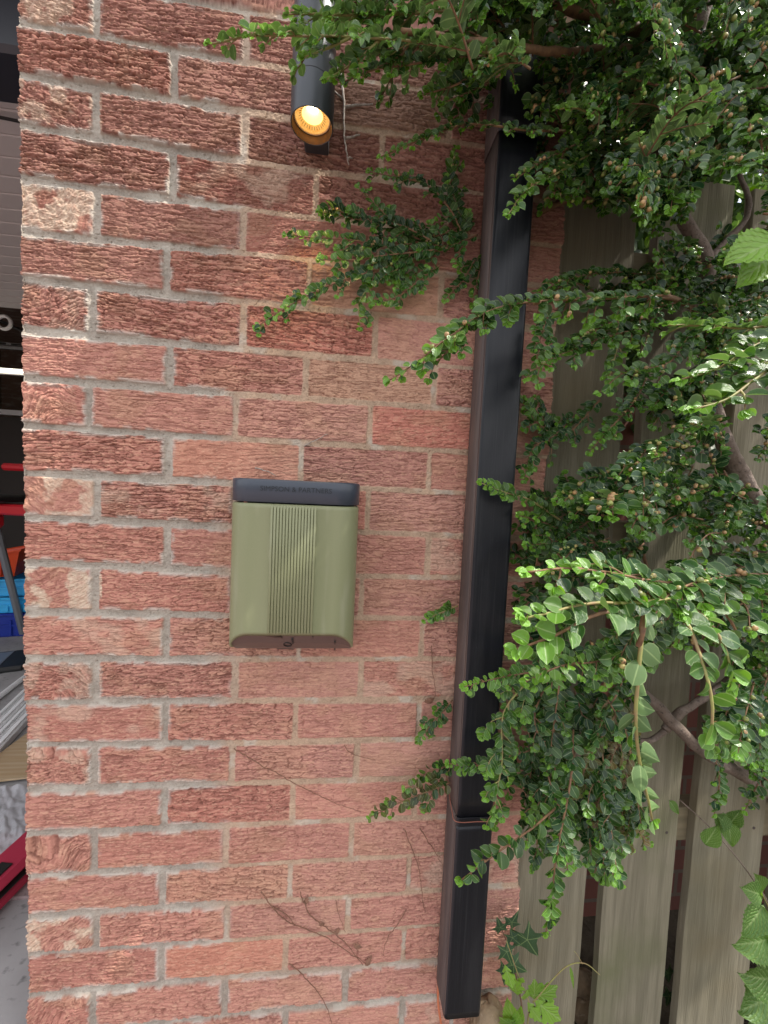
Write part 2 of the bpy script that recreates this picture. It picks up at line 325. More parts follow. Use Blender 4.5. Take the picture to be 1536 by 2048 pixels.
def build_wall():
    s = np.concatenate([np.linspace(-DEP, -.05, 18, endpoint=False), np.arange(-.05, .82, .0012), np.arange(.82, WW+.03, .0016), np.linspace(WW+.032, WW+DEP, 18)])
    z = np.concatenate([np.arange(-.24, .0, .006), np.arange(.0, 1.80, .00082), np.arange(1.80, 2.7, .006)])
    SS, ZZ = np.meshgrid(s, z); n = SS.shape
    U = SS
    ks = np.arange(22)
    kk = np.clip((ZT-ZZ)/.075, 0, 21)
    oa = np.interp(kk, ks, JL); ob = np.interp(kk, ks, JR)
    bl = np.clip(U/.4, 0, 1); zz = ZZ-(oa*(1-bl)+ob*bl)
    q = (ZT-zz)/.075; row = np.floor(q).astype(int); fz = (q-row)*.075          # distance below the joint above
    # vertical joints of each row (edges in s)
    bx = np.zeros(n); bw = np.zeros(n); bid = np.zeros(n, int)
    rng = np.random.RandomState(3)
    for r in range(row.min(), row.max()+1):
        base = [107.5, 332.5, 557.5, 782.5] if r % 2 else [220, 445, 670]
        e = [-.005]+[b/1000+UO.get((r, b), rng.uniform(-.003, .003)) for b in base]+[WW+.005]
        wrapL = -.22 if r % 2 else -.1075          # brick goes round the corner
        edges = [wrapL-.225, wrapL]+e[1:-1]+[WW+(.22 if r % 2 else .1075), WW+.5]
        mk = row == r; u = U[mk]; idx = np.clip(np.searchsorted(edges, u)-1, 0, len(edges)-2); E = np.array(edges)
        a = E[idx]; b = E[idx+1]
        bx[mk] = u-a; bw[mk] = b-a; bid[mk] = (r+40)*16+idx
    nb = bid.max()+1; rr = np.random.RandomState(11)
    left = 1-sst(.28, .36, U+.02*(fbm(U*30, ZZ*20, 2)-.5)*2)                     # repointed part is on the left
    left = np.maximum(left, sst(.17, .13, ZZ)*.9)
    jt = .0038+.0008*left
    jw = .0006*rr.randn(nb)[bid]
    wob = (fbm(U*90, ZZ*160, 3)-.5)*.0034+(fbm(U*14, ZZ*20, 6, 2)-.5)*.003
    dx = np.minimum(bx, bw-bx)-jt; dz = np.minimum(fz, .075-fz)-jt
    d = np.minimum(dx, dz)+wob+jw
    rad = .004
    cx = rad-np.minimum(dx, rad); cz = rad-np.minimum(dz, rad); d = np.where((dx < rad) & (dz < rad), rad-np.hypot(cx, cz)+wob+jw, d)
    mask = sst(-.0003, .0026, d)
    header = (U < .11) & (row % 2 == 1)
    # wire-dragged faces: streaky grooves, each brick its own angle, depth and pitch
    amp = (np.clip(rr.normal(1.0, .26, nb), .5, 1.5)[bid])*(1-.28*sst(.40, .62, U))
    ang = np.where(header, rr.uniform(-.45, .45, nb)[bid], rr.uniform(-.06, .06, nb)[bid])
    ang = ang+np.where(header, (fbm(U*12, ZZ*12, 5, 2)-.5)*.55, (fbm(U*8, ZZ*8, 5, 2)-.5)*.06)
    pit = rr.uniform(.0018, .0027, nb)[bid]
    x_ = bx-.1; z_ = fz-.0375
    xr = x_*np.cos(ang)+z_*np.sin(ang); zr = -x_*np.sin(ang)+z_*np.cos(ang)
    off = rr.rand(nb)[bid]*90
    wz = zr+(fbm(xr*26+off, zr*40, 1, 2)-.5)*.0024+(fbm(U*210, ZZ*260, 4, 2)-.5)*.0022
    lx = np.where(header, .0060, .020)
    g1 = vn(xr/lx+off, wz/pit+off, 0); g2 = vn(xr/(lx*.35)+off, wz/(pit*.55), 3); g3 = vn(xr/.0030, wz/.0018, 6)
    gr = .50*g1+.30*g2+.20*g3
    gr = .75*sst(.34, .54, gr)+.25*gr
    wl2 = zr+(fbm(xr*22+off, zr*30, 5, 2)-.5)*.0022+(fbm(U*260, ZZ*300, 7, 2)-.5)*.0016
    k1 = vn(xr/.024+off, wl2/.0038+off, 2); k2 = vn(xr/.014+off, wl2/.0027, 7)
    crack = np.maximum(1-sst(.02, .085, np.abs(k1-.5)), .8*(1-sst(.02, .075, np.abs(k2-.47))))*sst(.25, .5, vn(xr/.02+off, zr/.006, 4)+.25)
    spot = sst(.35, .6, fbm(U*16+off, ZZ*26, 7, 2))                             # grooves fade in places
    face = (gr-.8)*np.where(header, .0019, .0021)*amp*(1+.35*sst(.45, .25, ZT-ZZ))*(.45+.55*spot)+(fbm(U*60, ZZ*60, 4)-.5)*.0012*amp-crack*.0021*np.clip(amp, .5, 1.3)+(fbm(U*9+off, ZZ*9, 2, 2)-.5)*.003
    tilt = rr.uniform(-.002, .002, nb)[bid]
    rough_h = np.where(header, (fbm(U*110, ZZ*110, 1)-.5)*.0042, 0)+(vn(U*420, ZZ*420, 5)-.5)*.0006
    rec = (.0012+.0045*left)*(1-.6*np.exp(-np.abs(U)/.008))
    mort = -rec-.0012*left*np.cos(np.clip(d/jt, -1, 0)*math.pi)*0+(fbm(U*240, ZZ*240, 2)-.5)*.0022+(fbm(U*35, ZZ*35, 0)-.5)*.002
    mort = mort+.0025*left*sst(-.004, -.001, d)*(fbm(U*45, ZZ*45, 5)-.2)
    pitm = sst(.86, .93, vn(U*330, ZZ*330, 2))*.0018
    h = mask*(face+tilt+rough_h)+(1-mask)*(mort-pitm)
    # colours
    pal = np.array([[.46, .165, .11], [.42, .15, .105], [.48, .20, .135], [.40, .165, .12], [.36, .125, .09], [.47, .215, .15], [.50, .18, .115]])
    pc = pal[rr.randint(0, len(pal), nb)]*rr.uniform(.85, 1.12, nb)[:, None]*np.array([1.0, 1.12, 1.18]); pc = .5*pc+.5*pc.mean(0)
    for (r, i, c) in [(0, 3, (.34, .20, .13)), (4, 3, (.42, .22, .13)), (6, 3, (.44, .25, .15)), (2, 2, (.33, .12, .085)), (1, 3, (.30, .125, .09)), (3, 3, (.40, .15, .105)), (5, 3, (.47, .15, .10)),
                      (8, 2, (.52, .235, .15)), (20, 2, (.50, .20, .125)), (18, 2, (.50, .25, .16)), (7, 4, (.50, .155, .105)), (8, 3, (.38, .16, .12)), (9, 3, (.42, .14, .10)), (16, 2, (.38, .14, .10))]:
        pc[(r+40)*16+i] = c
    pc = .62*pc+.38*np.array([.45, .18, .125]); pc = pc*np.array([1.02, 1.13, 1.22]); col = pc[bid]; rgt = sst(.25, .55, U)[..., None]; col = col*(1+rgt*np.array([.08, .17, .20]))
    m1 = fbm(U*11+off, ZZ*22, 1)[..., None]; col = col*(.88+.24*m1)
    tan = sst(.52, .72, fbm(U*20, ZZ*30+off, 3))[..., None]*.28; col = col*(1-tan)+np.array([.43, .27, .16])*tan
    gcol = (1-gr)[..., None]*np.clip(amp, 0, 1.3)[..., None]*.38; col = col*(1-gcol)+np.array([.21, .085, .065])*gcol  # colour darkens towards the bottom of the torn grooves
    ck = (crack*np.clip(amp, .4, 1.2)*.55)[..., None]; col = col*(1-ck)+np.array([.14, .055, .042])*ck
    gl = sst(.8, 1, fbm(xr*200, wz*500, 2)+.35*gr)[..., None]*.5; col = col*(1-gl)+np.array([.58, .34, .24])*gl
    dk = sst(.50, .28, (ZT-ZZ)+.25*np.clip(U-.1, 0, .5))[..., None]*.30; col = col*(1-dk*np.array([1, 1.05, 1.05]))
    cr = np.zeros(n)
    for r, c in CREAM.items(): cr[(row == r) & (U < .12)] = c
    cm = sst(.46, .60, fbm(U*34+row*3.3, ZZ*38, 6, 4)+.10*(cr-.7))*np.clip(cr, 0, 1)*(.55+.6*vn(U*300, ZZ*300, 1))
    cr2 = (rr.rand(nb) < .08)[bid]*.35*sst(.5, .68, fbm(U*24, ZZ*30, 2)); cm = np.maximum(cm, cr2)[..., None]
    col = col*(1-cm)+np.array([.58, .46, .35])*cm
    sm = (sst(.009, .001, d)*sst(.42, .62, fbm(U*45, ZZ*45, 4))*left*.85)[..., None]; col = col*(1-sm)+np.array([.48, .45, .40])*sm
    mg = np.array([.345, .305, .26])*(.7+.45*fbm(U*40, ZZ*60, 5)+.3*(vn(U*700, ZZ*700, 3)-.3))[..., None]; ms = np.array([.42, .30, .215])*(.7+.45*fbm(U*60, ZZ*60, 1)+.3*(vn(U*700, ZZ*700, 6)-.3))[..., None]
    L3 = left[..., None]; mc = mg*L3+ms*(1-L3)
    lime = sst(.58, .75, fbm(U*25, ZZ*25, 3))[..., None]*.5; mc = mc*(1-lime)+np.array([.5, .47, .41])*lime
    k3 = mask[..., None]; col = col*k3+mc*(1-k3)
    # geometry round both corners
    c_ = .004
    tl = sst(-c_, c_, U); tr_ = sst(WW-c_, WW+c_, U)
    nx = -(1-tl)+tr_; ny = -(tl*(1-tr_)); nn = np.hypot(nx, ny)+1e-9; nx /= nn; ny /= nn
    corner = 1+.15*(np.exp(-(U/.005)**2)+np.exp(-((U-WW)/.005)**2))
    X = np.clip(U, 0, WW); Y = np.where(U < 0, -U, np.where(U > WW, U-WW, 0.))
    chip = (np.exp(-np.abs(U)/.008)+np.exp(-np.abs(U-WW)/.008))*(fbm(ZZ*70, ZZ*0+row, 3)-.35)*-.004*mask
    hh = (h+chip)*corner
    X = X+nx*hh; Y = Y+ny*hh
    # the arrises lean a little, as in the photograph
    V = np.stack([X+(.009-.006*ZZ)*np.clip(1-U/.5, 0, 1)*.8, Y, ZZ], -1).reshape(-1, 3)
    H, W = n; i = np.arange(H-1)[:, None]*W; j = np.arange(W-1)[None]
    F = np.stack([i+j, i+j+1, i+W+j+1, i+W+j], -1).reshape(-1, 4)
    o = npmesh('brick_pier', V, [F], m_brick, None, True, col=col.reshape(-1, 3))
    tag(o, 'rough red brick wall of wire-dragged bricks with grey and sandy mortar behind charger', 'brick wall')
    return o
build_wall()

# ------------------------------------------------------------------ ground, garage
g = MB(); g.add([[-400, -400, -.2], [400, -400, -.2], [400, 400, -.2], [-400, 400, -.2]], [[0, 1, 2, 3]]); struct(g.build('ground', m_soil, fix=False))
g = MB(); g.add([[-.15, .04, 0.0], [-6, .04, 0.0], [-6, 6, 0.0], [-.15, 6, 0]], [[3, 2, 1, 0]])
g.add([[-.15, .04, 0], [0.0, .04, 0], [0.0, 0.5, 0], [-.15, .5, 0]], [[0, 1, 2, 3]]); struct(g.build('garage_floor', m_conc, fix=False))
g = MB(); g.box((-5, -3.2, -.21), (.62, .039, -.02)); g.box((-5, .0395, -.21), (-.02, .6, -.02))
for ix in range(-14, 4):
    for iy in range(-12, 6):
        x0 = ix*.3+(.15 if iy % 2 else 0); y0 = iy*.2-.7
        if x0+.3 > (.62 if y0 < -.2 else -.01) or y0 > .39: continue
        g.box((x0+.004, y0+.004, -.03), (x0+.296, y0+.196, .006+.001*((ix*7+iy*3) % 3)), bev=.003)
struct(g.build('paved_driveway', m_paver))

m_white = M_('white_paint', (.86, .86, .86), .5); m_gpanel = M_('grey_door_panel', (.55, .52, .51), .5, bump=((300, 300, 300), .1, .001))
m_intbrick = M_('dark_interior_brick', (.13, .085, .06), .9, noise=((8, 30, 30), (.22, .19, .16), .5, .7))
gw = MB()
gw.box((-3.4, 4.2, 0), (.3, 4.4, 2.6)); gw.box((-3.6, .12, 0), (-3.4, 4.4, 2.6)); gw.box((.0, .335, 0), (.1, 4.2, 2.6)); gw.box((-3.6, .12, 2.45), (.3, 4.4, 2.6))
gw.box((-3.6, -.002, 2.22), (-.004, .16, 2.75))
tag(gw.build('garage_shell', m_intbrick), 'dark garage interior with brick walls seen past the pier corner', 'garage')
p = at(20, 195, .45); gd = empty('garage_door', 'grey ribbed garage door raised overhead under the ceiling', 'garage door', (-1.6, .4, 2.05))
b = MB(); y = .46; k = 0
b.box((-1.5, .03, 0), (1.55, 1.5, .02))
while y < 1.86:
    b.box((-1.5, y-.4, -.006), (1.55, y-.4+.078, .001), bev=.003); y += .087
b.build('door_panel', m_gpanel, gd)
b = MB(); b.box((-1.52, -.12, -.10), (1.57, .02, .12), bev=.01); b.build('door_header', M_('dark_header', (.02, .022, .03), .4), gd)
b = MB(); b.tube(np.array([[-1.2, .1, -.012], [-.2, .06, -.02], [.9, .12, -.03], [1.5, .2, -.015]]), .004); b.build('door_cable', m_dark, gd)

def thing_box(name, label, cat, px, py, Y, size, mat, bev=.004, rz=0.3, extra=None):
    q = at(px, py, Y); o = empty(name, label, cat, q, rot=(0, 0, rz)); return o
sl = at(14, 741, 2.3); t = empty('cream_strip', 'cream strip made to glow high on garage wall', 'light', sl, rot=(0, 0, .0))
b = MB(); b.box((-.7, -.018, -.012), (.7, .018, .012), bev=.006); b.build('glowing_strip', emat('strip_glow', (1, .95, .78), 1.4), t)  # glow put into this strip to keep it bright in the dark garage
b = MB(); b.box((-.72, .02, -.02), (.72, .05, .022), bev=.004); b.build('strip_back', m_white, t)
q = at(20, 690, 2.5); t = empty('shelf_rail', 'grey slotted metal rail above the cream strip', 'rail', q)
b = MB(); b.box((-.8, -.01, -.03), (.8, .01, -.01), bev=.002); b.box((-.8, -.02, .0), (.8, .02, .012), bev=.002); b.build('track', M_('galvanised', (.35, .36, .37), .4, .6), t)
b = MB()
for i in range(14): b.box((-.78+i*.115, -.024, -.006), (-.70+i*.115, -.0205, .006))
b.build('slot', m_dark, t)
q = at(8, 645, 2.4); t = empty('wall_pulley', 'pale round pulley wheel under dark roof bracket', 'pulley', q)
b = MB(); a = np.linspace(0, 2*math.pi, 22); b.tube(np.stack([.045*np.cos(a), 0*a, .045*np.sin(a)], 1), .012, 6, False); b.build('wheel', m_white, t)
b = MB(); b.tube(np.array([[-.3, .02, .1], [0, .02, 0], [.35, .02, -.14]]), .014); b.build('bracket', m_dark, t)
fl = floor_at(14, 1200); q = at(10, 830, 3.6); zt = q[2]
t = empty('doorway', 'dark doorway with white frame at the back of garage', 'door', (q[0], 3.6, 0))
b = MB(); b.box((-.30, -.03, 0), (-.20, .03, zt)); b.box((-.12, -.03, 0), (-.09, .03, zt-.05)); b.box((-.30, -.03, zt+.001), (.9, .03, zt+.05)); b.build('frame', m_white, t)
b = MB(); b.box((-.087, -.01, 0), (.9, .02, zt-.02)); b.build('door_leaf', M_('dark_door', (.06, .05, .045), .6), t)

m_red = M_('red_enamel', (.42, .012, .02), .35); m_or = M_('orange_plastic', (.85, .09, .02), .4); m_bl = M_('light_blue_plastic', (.04, .42, .80), .38); m_db = M_('dark_blue_plastic', (.01, .03, .28), .35)
m_metal = M_('grey_metal', (.3, .31, .33), .4, .6); m_card = M_('cardboard', (.42, .29, .16), .85, noise=((3, 90, 3), (.5, .38, .25), .4, .7))
# red workstand
q = at(30, 1025, 1.75); qz = q[2]; t = empty('work_stand', 'red folding work stand with clamp arm and grey legs', 'work stand', (q[0], q[1], 0), rot=(0, 0, -.2)); t.location.x -= .10
b = MB(); b.box((-.55, -.05, qz-.01), (.30, .05, qz+.05), bev=.01); b.box((-.12, -.06, qz-.10), (.0, .06, qz-.01), bev=.02); b.build('top_beam', m_red, t)
b = MB(); b.box((.06, -.03, qz+.24), (.27, .02, qz+.28), bev=.012); b.box((.21, -.03, qz+.17), (.27, .02, qz+.27), bev=.012); b.build('clamp_arm', m_red, t)
b = MB(); b.box((.22, -.015, qz+.04), (.26, .015, qz+.2), bev=.004); b.build('clamp_post', m_dark, t)
for dx_, dy_ in ((-.5, -.3), (-.5, .3), (-.1, -.3), (-.1, .3)):
    b = MB(); b.tube(np.array([[-.05+dx_*.1, dy_*.1, qz], [-.05+dx_*.55, dy_*.8, .02]]), .02, 8); b.build('leg', m_metal, t)
b = MB(); b.box((-.4, -.1, qz+.06), (.12, .08, qz+.10), bev=.01); b.box((-.3, -.09, qz+.10), (-.02, .06, qz+.15), bev=.02); b.build('tool_tray', m_dark, t)
def crate(name, label, px, pyt, Y, w_, d_, h_, mat, rz, grp=None, zb=None):
    q = at(px, pyt, Y); z0 = (q[2]-h_) if zb is None else zb
    t = empty(name, label, 'crate', (q[0], q[1], z0), rot=(0, 0, rz), group=grp)
    b = MB(); th = .006
    b.box((-w_/2, -d_/2, 0), (w_/2, d_/2, .008), bev=.002)
    for sx in (-1, 1):
        b.box((sx*w_/2-th/2, -d_/2, .008), (sx*w_/2+th/2, d_/2, h_), bev=.002); b.box((-w_/2, sx*d_/2-th/2, .008), (w_/2, sx*d_/2+th/2, h_), bev=.002)
    b.build('body', mat, t)
    b = MB()
    for k in range(7):
        x = -w_/2+.02+k*(w_-.04)/6; b.box((x-.006, -d_/2-.014, .01), (x+.006, -d_/2-.0035, h_-.03), bev=.002)
        y_ = -d_/2+.02+k*(d_-.04)/6; b.box((w_/2+.0035, y_-.006, .01), (w_/2+.014, y_+.006, h_-.03), bev=.002)
    b.box((-w_/2-.01, -d_/2-.012, h_*.5), (w_/2+.01, -d_/2-.0035, h_*.5+.012)); b.box((w_/2+.0035, -d_/2, h_*.5+.001), (w_/2+.012, d_/2, h_*.5+.013))
    b.build('ribs', mat, t)
    b = MB(); r = .018
    b.box((-w_/2-r, -d_/2-r, h_+.0005), (w_/2+r, -d_/2+.004, h_+.016), bev=.003); b.box((-w_/2-r, d_/2-.004, h_+.0005), (w_/2+r, d_/2+r, h_+.016), bev=.003)
    b.box((-w_/2-r, -d_/2+.0045, h_+.0005), (-w_/2+.004, d_/2-.0045, h_+.015), bev=.003); b.box((w_/2-.004, -d_/2+.0045, h_+.0005), (w_/2+r, d_/2-.0045, h_+.015), bev=.003)
    b.build('rim', mat, t); return t
f0 = floor_at(22, 1282); Yc = f0[1]+.22
zA = at(22, 1236, Yc-.2)[2]; zB = at(22, 1172, Yc-.2)[2]
crate('storage_crate', 'dark blue crate on garage floor under light blue crates', -8, 1236, Yc, .55, .4, zA, m_db, .25, zb=0.001)
crate('storage_crate', 'lower light blue ribbed crate sitting on dark blue crate', -10, 1205, Yc, .56, .4, (zB-zA)*.42, m_bl, .2, 'light blue crates', zb=zA+.02)
crate('storage_crate', 'upper light blue ribbed crate beneath the orange tub', -8, 1175, Yc, .55, .39, (zB-zA)*.48, m_bl, .25, 'light blue crates', zb=zA+.03+(zB-zA)*.46)
q = at(16, 1170, Yc); t = empty('orange_tub', 'orange plastic tub tilted on top of blue crates', 'tub', (q[0]-.10, q[1], zB+.03), rot=(0, 0, .3))
b = MB(); n_ = 4; lo_ = np.array([[-.2, -.15], [.2, -.15], [.2, .15], [-.2, .15]]); v = []
for zz_, sc_ in ((0, .82), (.13, 1.0), (.14, 1.06), (.128, 1.06), (.125, .95), (.02, .78)):
    for (x, y_) in lo_: v.append((x*sc_, y_*sc_, zz_+.22*x*(zz_ > .05)))
f = [[a*4+i, a*4+(i+1) % 4, a*4+4+(i+1) % 4, a*4+4+i] for a in range(5) for i in range(4)]+[[0, 1, 2, 3], [20, 21, 22, 23]]
b.add(v, f); b.build('body', m_or, t)
b = MB()
for i in range(5): b.box((-.12+i*.055, -.156, .01), (-.11+i*.055, -.13, .10), bev=.002)
b.build('ribs', m_or, t)
q = floor_at(12, 1330); t = empty('black_tray', 'black shallow tray with clear window on garage floor', 'tray', (q[0]-.02, q[1], .001), rot=(0, 0, .35))
b = MB(); b.box((-.22, -.13, 0), (.13, .13, .03), bev=.012); b.build('body', m_dark, t)
b = MB(); b.box((-.19, -.10, .0305), (.02, .10, .034), bev=.001); b.build('window', m_metal, t)
a0 = floor_at(0, 1398); a1 = floor_at(46, 1362)
b = MB(); dd = (a1-a0)*1.0; b.tube(np.array([a0-dd*1.6+[0, 0, .014], a0+[0, 0, .014], a1+[0, 0, .014], a1+dd*2+[0, 0, .014]]), .012, 10); tag(b.build('white_pipe', m_white, smooth=True), 'thin white plastic pipe lying on garage floor', 'pipe')
a0 = floor_at(0, 1500); a1 = floor_at(48, 1447); dr = (a1-a0)/np.linalg.norm(a1-a0); pr = np.array([-dr[1], dr[0], 0])
for k in range(4):
    b = MB(); c0 = a0-dr*.9+pr*(.10-.035*k); c1 = a1+dr*.9+pr*(.10-.035*k); z0 = .001+.0*k; wd = .016
    M4 = np.eye(4); M4[:3, 0] = dr; M4[:3, 1] = pr; M4[:3, 3] = (c0+c1)/2; Ln = np.linalg.norm(c1-c0)/2
    b.box((-Ln, -wd, z0), (Ln, wd, .028+.004*(k % 2)), M=M4, bev=.004)
    b.box((-Ln, -wd*.5, .0325), (Ln, wd*.4, .038), M=M4, bev=.002)
    o_ = b.build('skirting_board', m_white)
    tag(o_, ['white moulded skirting length farthest from cardboard sheet', 'second white skirting length counted from the far side', 'third white skirting length counted from the far side', 'white moulded skirting length touching the cardboard sheet'][k], 'skirting board', 'white skirting boards on garage floor')
a = [floor_at(x, y) for x, y in ((-60, 1560), (60, 1470), (90, 1560), (-60, 1578))]
b = MB(); v = [np.array([p[0], p[1], zz_]) for zz_ in (.012, .018) for p in a]; b.add(v, [[0, 3, 2, 1], [4, 5, 6, 7], [0, 1, 5, 4], [1, 2, 6, 5], [2, 3, 7, 6], [3, 0, 4, 7]]); tag(b.build('cardboard_sheet', m_card), 'brown cardboard sheet lying beside white skirting boards', 'cardboard')
# crumpled clear plastic sheet
gx, gy = np.meshgrid(np.linspace(0, 1, 50), np.linspace(0, 1, 50)); c = [floor_at(x, y) for x, y in ((-60, 1590), (75, 1582), (75, 1735), (-60, 1735))]
P_ = (c[0][None, None]*((1-gx)*(1-gy))[..., None]+c[1][None, None]*(gx*(1-gy))[..., None]+c[2][None, None]*(gx*gy)[..., None]+c[3][None, None]*((1-gx)*gy)[..., None])
nz_ = np.abs(fbm(gx*5, gy*4, 2)-.5)*2; P_[..., 2] = .010+.035*nz_*(1-gy)**.5+.004*vn(gx*9, gy*14, 1)
m_plas = M_('clear_plastic', (.8, .8, .85), .12, bump=((60, 60, 60), .6, .01)); bb = m_plas.node_tree.nodes['Principled BSDF']; bb.inputs['Alpha'].default_value = .38
i = np.arange(49)[:, None]*50; j = np.arange(49)[None]
tag(npmesh('plastic_sheet', P_.reshape(-1, 3), [np.stack([i+j, i+50+j, i+51+j, i+j+1], -1).reshape(-1, 4)], m_plas), 'crumpled clear plastic sheet spread below the cardboard', 'plastic sheet')
# red bag
a0 = floor_at(-5, 1800); a1 = floor_at(50, 1745); dr = (a1-a0)/np.linalg.norm(a1-a0); pr = np.array([-dr[1], dr[0], 0]); M4 = np.eye(4); M4[:3, 0] = dr; M4[:3, 1] = pr; M4[:3, 3] = (a0+a1)/2+pr*.0
t = empty('tool_bag', 'dark red zipped tool bag on paving by the pier', 'bag', (0, 0, 0))
b = MB(); b.box((-.45, -.045, .007), (.35, .05, .045), M=M4, bev=.012); b.build('body', M_('red_fabric', (.36, .018, .05), .75, bump=((900, 900, 900), .4, .0006)), t)
b = MB(); b.box((-.44, -.042, .048), (.34, .048, .075), M=M4, bev=.012); b.build('lid', bpy.data.materials['red_fabric'], t)
b = MB(); b.box((-.452, -.047, .0455), (.352, .052, .0475), M=M4, bev=.0008); b.build('zip', m_dark, t)
b = MB(); b.box((-.06, -.02, .0755), (-.015, .01, .079), M=M4, bev=.001); b.build('badge', m_dark, t)
q = floor_at(10, 1460)
b = MB(); 
for k in range(3): b.add(*[x for x in tube_geo(curve([q+[-.01+.012*k, 0, .004], q+[.0+.012*k, .01, .012], q+[.012+.012*k, .0, .004]], .004), [.006]*8 if False else .007, 6)])
tag(b.build('paper_scrap', m_white, smooth=True), 'small crumpled white scrap on the concrete', 'scrap')

# ------------------------------------------------------------------ EV charger
x0, x1, D, rc = .3485, .5400, .100, .034
zt_ = 1.0555; zc0 = 1.0215
def outline(x0, x1, D, rc, ribs=False, inset=0., back=.004):
    x0 += inset; x1 -= inset; D -= inset; r = rc-inset; pts = []
    pts.append((x0, -back)); pts.append((x0, -(D-r)))
    for a in np.linspace(math.pi, 1.5*math.pi, 12)[1:]: pts.append((x0+r+r*math.cos(a), -(D-r)+r*math.sin(a)))
    g0, g1, nr = .4105, .4775, 15
    xs = np.linspace(g0, g1, nr*16+1)
    for x in xs:
        ph = ((x-g0)/(g1-g0)*nr) % 1.0
        hgt = .0036*min(1, 1.5*math.sin(math.pi*ph)**.7) if x not in (g0, g1) else 0
        pts.append((x, -D-(hgt if ribs else 0)+(.0006 if ribs else 0)))
    for a in np.linspace(1.5*math.pi, 2*math.pi, 12): pts.append((x1-r+r*math.cos(a), -(D-r)+r*math.sin(a)))
    pts.append((x1, -back)); return np.array(pts)
SL = .56
def zb_(y): return .766+6.0*np.clip(-y, 0, 1)**2
ch = empty('ev_charger', 'olive green ribbed wall box with slate blue top band', 'charger', (0, 0, 0))
def loft(levels, close_top=False, close_bot=False):
    m = len(levels[0]); v = np.concatenate(levels); f = []
    for a in range(len(levels)-1):
        i = np.arange(m-1); f.append(np.stack([a*m+i, a*m+i+1, (a+1)*m+i+1, (a+1)*m+i], 1))
    return v, np.concatenate(f)
def lev(o2, z): z = np.broadcast_to(z, (len(o2),)); return np.column_stack([o2, z])
oR = outline(x0, x1, D, rc, True); oF = outline(x0, x1, D, rc)
o_in = outline(x0, x1, D, rc, False, .0032); zbt = zb_(oF[:, 1])
def inner(o2): return o2
b = MB()
v, f = loft([lev(o_in, zb_(o_in[:, 1])+.010), lev(o_in, zb_(o_in[:, 1])), lev(outline(x0, x1, D, rc, False, .001), zbt), lev(oF, zbt+.0012), lev(oR, zbt+.0035), lev(oR, 1.0125), lev(oF, 1.0165), lev(outline(x0, x1, D, rc, False, .0012), 1.0195), lev(outline(x0, x1, D, rc, False, .004), 1.0198)])
b.add(v, f); o_ = b.build('cover', m_green, ch, smooth=True)
o2 = outline(x0, x1, D, rc, False, .0034); zz2 = zb_(o2[:, 1])+.0035; cen = np.array([[(x0+x1)/2, -.004, .7745+.0035]])
# underside as strips from the front outline back to the wall side
backs = []
for q_ in (0, .25, .5, .75, 1):
    yy_ = o2[:, 1]*(1-q_)-.004*q_; backs.append(np.column_stack([o2[:, 0], yy_, zb_(yy_)+.0035]))
v, f = loft(backs); b = MB(); b.add(v, f); b.build('underside', m_brown, ch)
def under(x, y, h=0): return (x, y, float(zb_(np.array(y)))+.0028-h)
b = MB()
for xx, wd, ya, yb in ((.4775, .0006, -.094, -.02), (.511, .0012, -.082, -.03), (.446, .0012, -.088, -.076)):
    b.add([under(xx-wd, ya, .002), under(xx+wd, ya, .002), under(xx+wd, yb, .002), under(xx-wd, yb, .002), under(xx-wd, ya), under(xx+wd, ya), under(xx+wd, yb), under(xx-wd, yb)], [[0, 1, 2, 3], [0, 1, 5, 4], [2, 3, 7, 6], [1, 2, 6, 5], [0, 3, 7, 4]])
b.build('seam', m_dark, ch)
b = MB(); b.add([under(.408, -.097, .0022), under(.430, -.094, .0022), under(.442, -.02, .0022), under(.414, -.02, .0022)], [[0, 1, 2, 3]]); b.build('socket_recess', M_('recess_brown', (.05, .03, .026), .5), ch)
b = MB(); c0 = np.array(under(.437, -.055, .004)); a = np.linspace(0, 2*math.pi, 20)
b.tube(np.array([under(.437+.006*math.cos(q_), -.068+.007*math.sin(q_), -.0002) for q_ in a]), .0009, 6, False); b.build('socket_ring', m_dark, ch, smooth=True)
b = MB(); z_top = zt_
v, f = loft([lev(outline(x0, x1, D, rc, False, .003), zc0), lev(outline(x0, x1, D, rc, False, -.0002), zc0+.0008), lev(outline(x0, x1, D, rc, False, -.0004), z_top-.003), lev(outline(x0, x1, D, rc, False, .0008), z_top-.0006), lev(outline(x0, x1, D, rc, False, .003), z_top)])
b.add(v, f); m_ = len(oF); top = outline(x0, x1, D, rc, False, .003); bk = np.column_stack([top[:, 0], np.full(len(top), -.004), np.full(len(top), z_top)])
v2, f2 = loft([lev(top, z_top), bk]); b.add(v2, f2); b.build('top_band', m_cap, ch, smooth=True)
b = MB(); b.box((x0+.008, -.0045, .775), (x1-.006, .0, zt_-.006)); b.box((x0+.01, -.02, .78), (x1-.01, -.0046, zt_-.01)); b.build('back_plate', m_dark, ch)
tc = bpy.data.curves.new('lettering', 'FONT'); tc.body = 'SIMPSON & PARTNERS'; tc.align_x = 'CENTER'; tc.align_y = 'CENTER'; tc.size = .0102; tc.space_character = 1.02; tc.extrude = .00035; tc.bevel_depth = .0
to = bpy.data.objects.new('tmp', tc); C.objects.link(to); bpy.context.view_layer.update()
me = bpy.data.meshes.new_from_object(to); bpy.data.objects.remove(to)
me.materials.clear(); me.materials.append(m_capdk); o_ = link(bpy.data.objects.new('lettering', me), ch)
o_.location = ((at(593, 980, -D)[0]), -D-.0005, at(593, 980, -D)[2]); o_.rotation_euler = (R(90), 0, 0)
ch.location = (0, 0, 0)

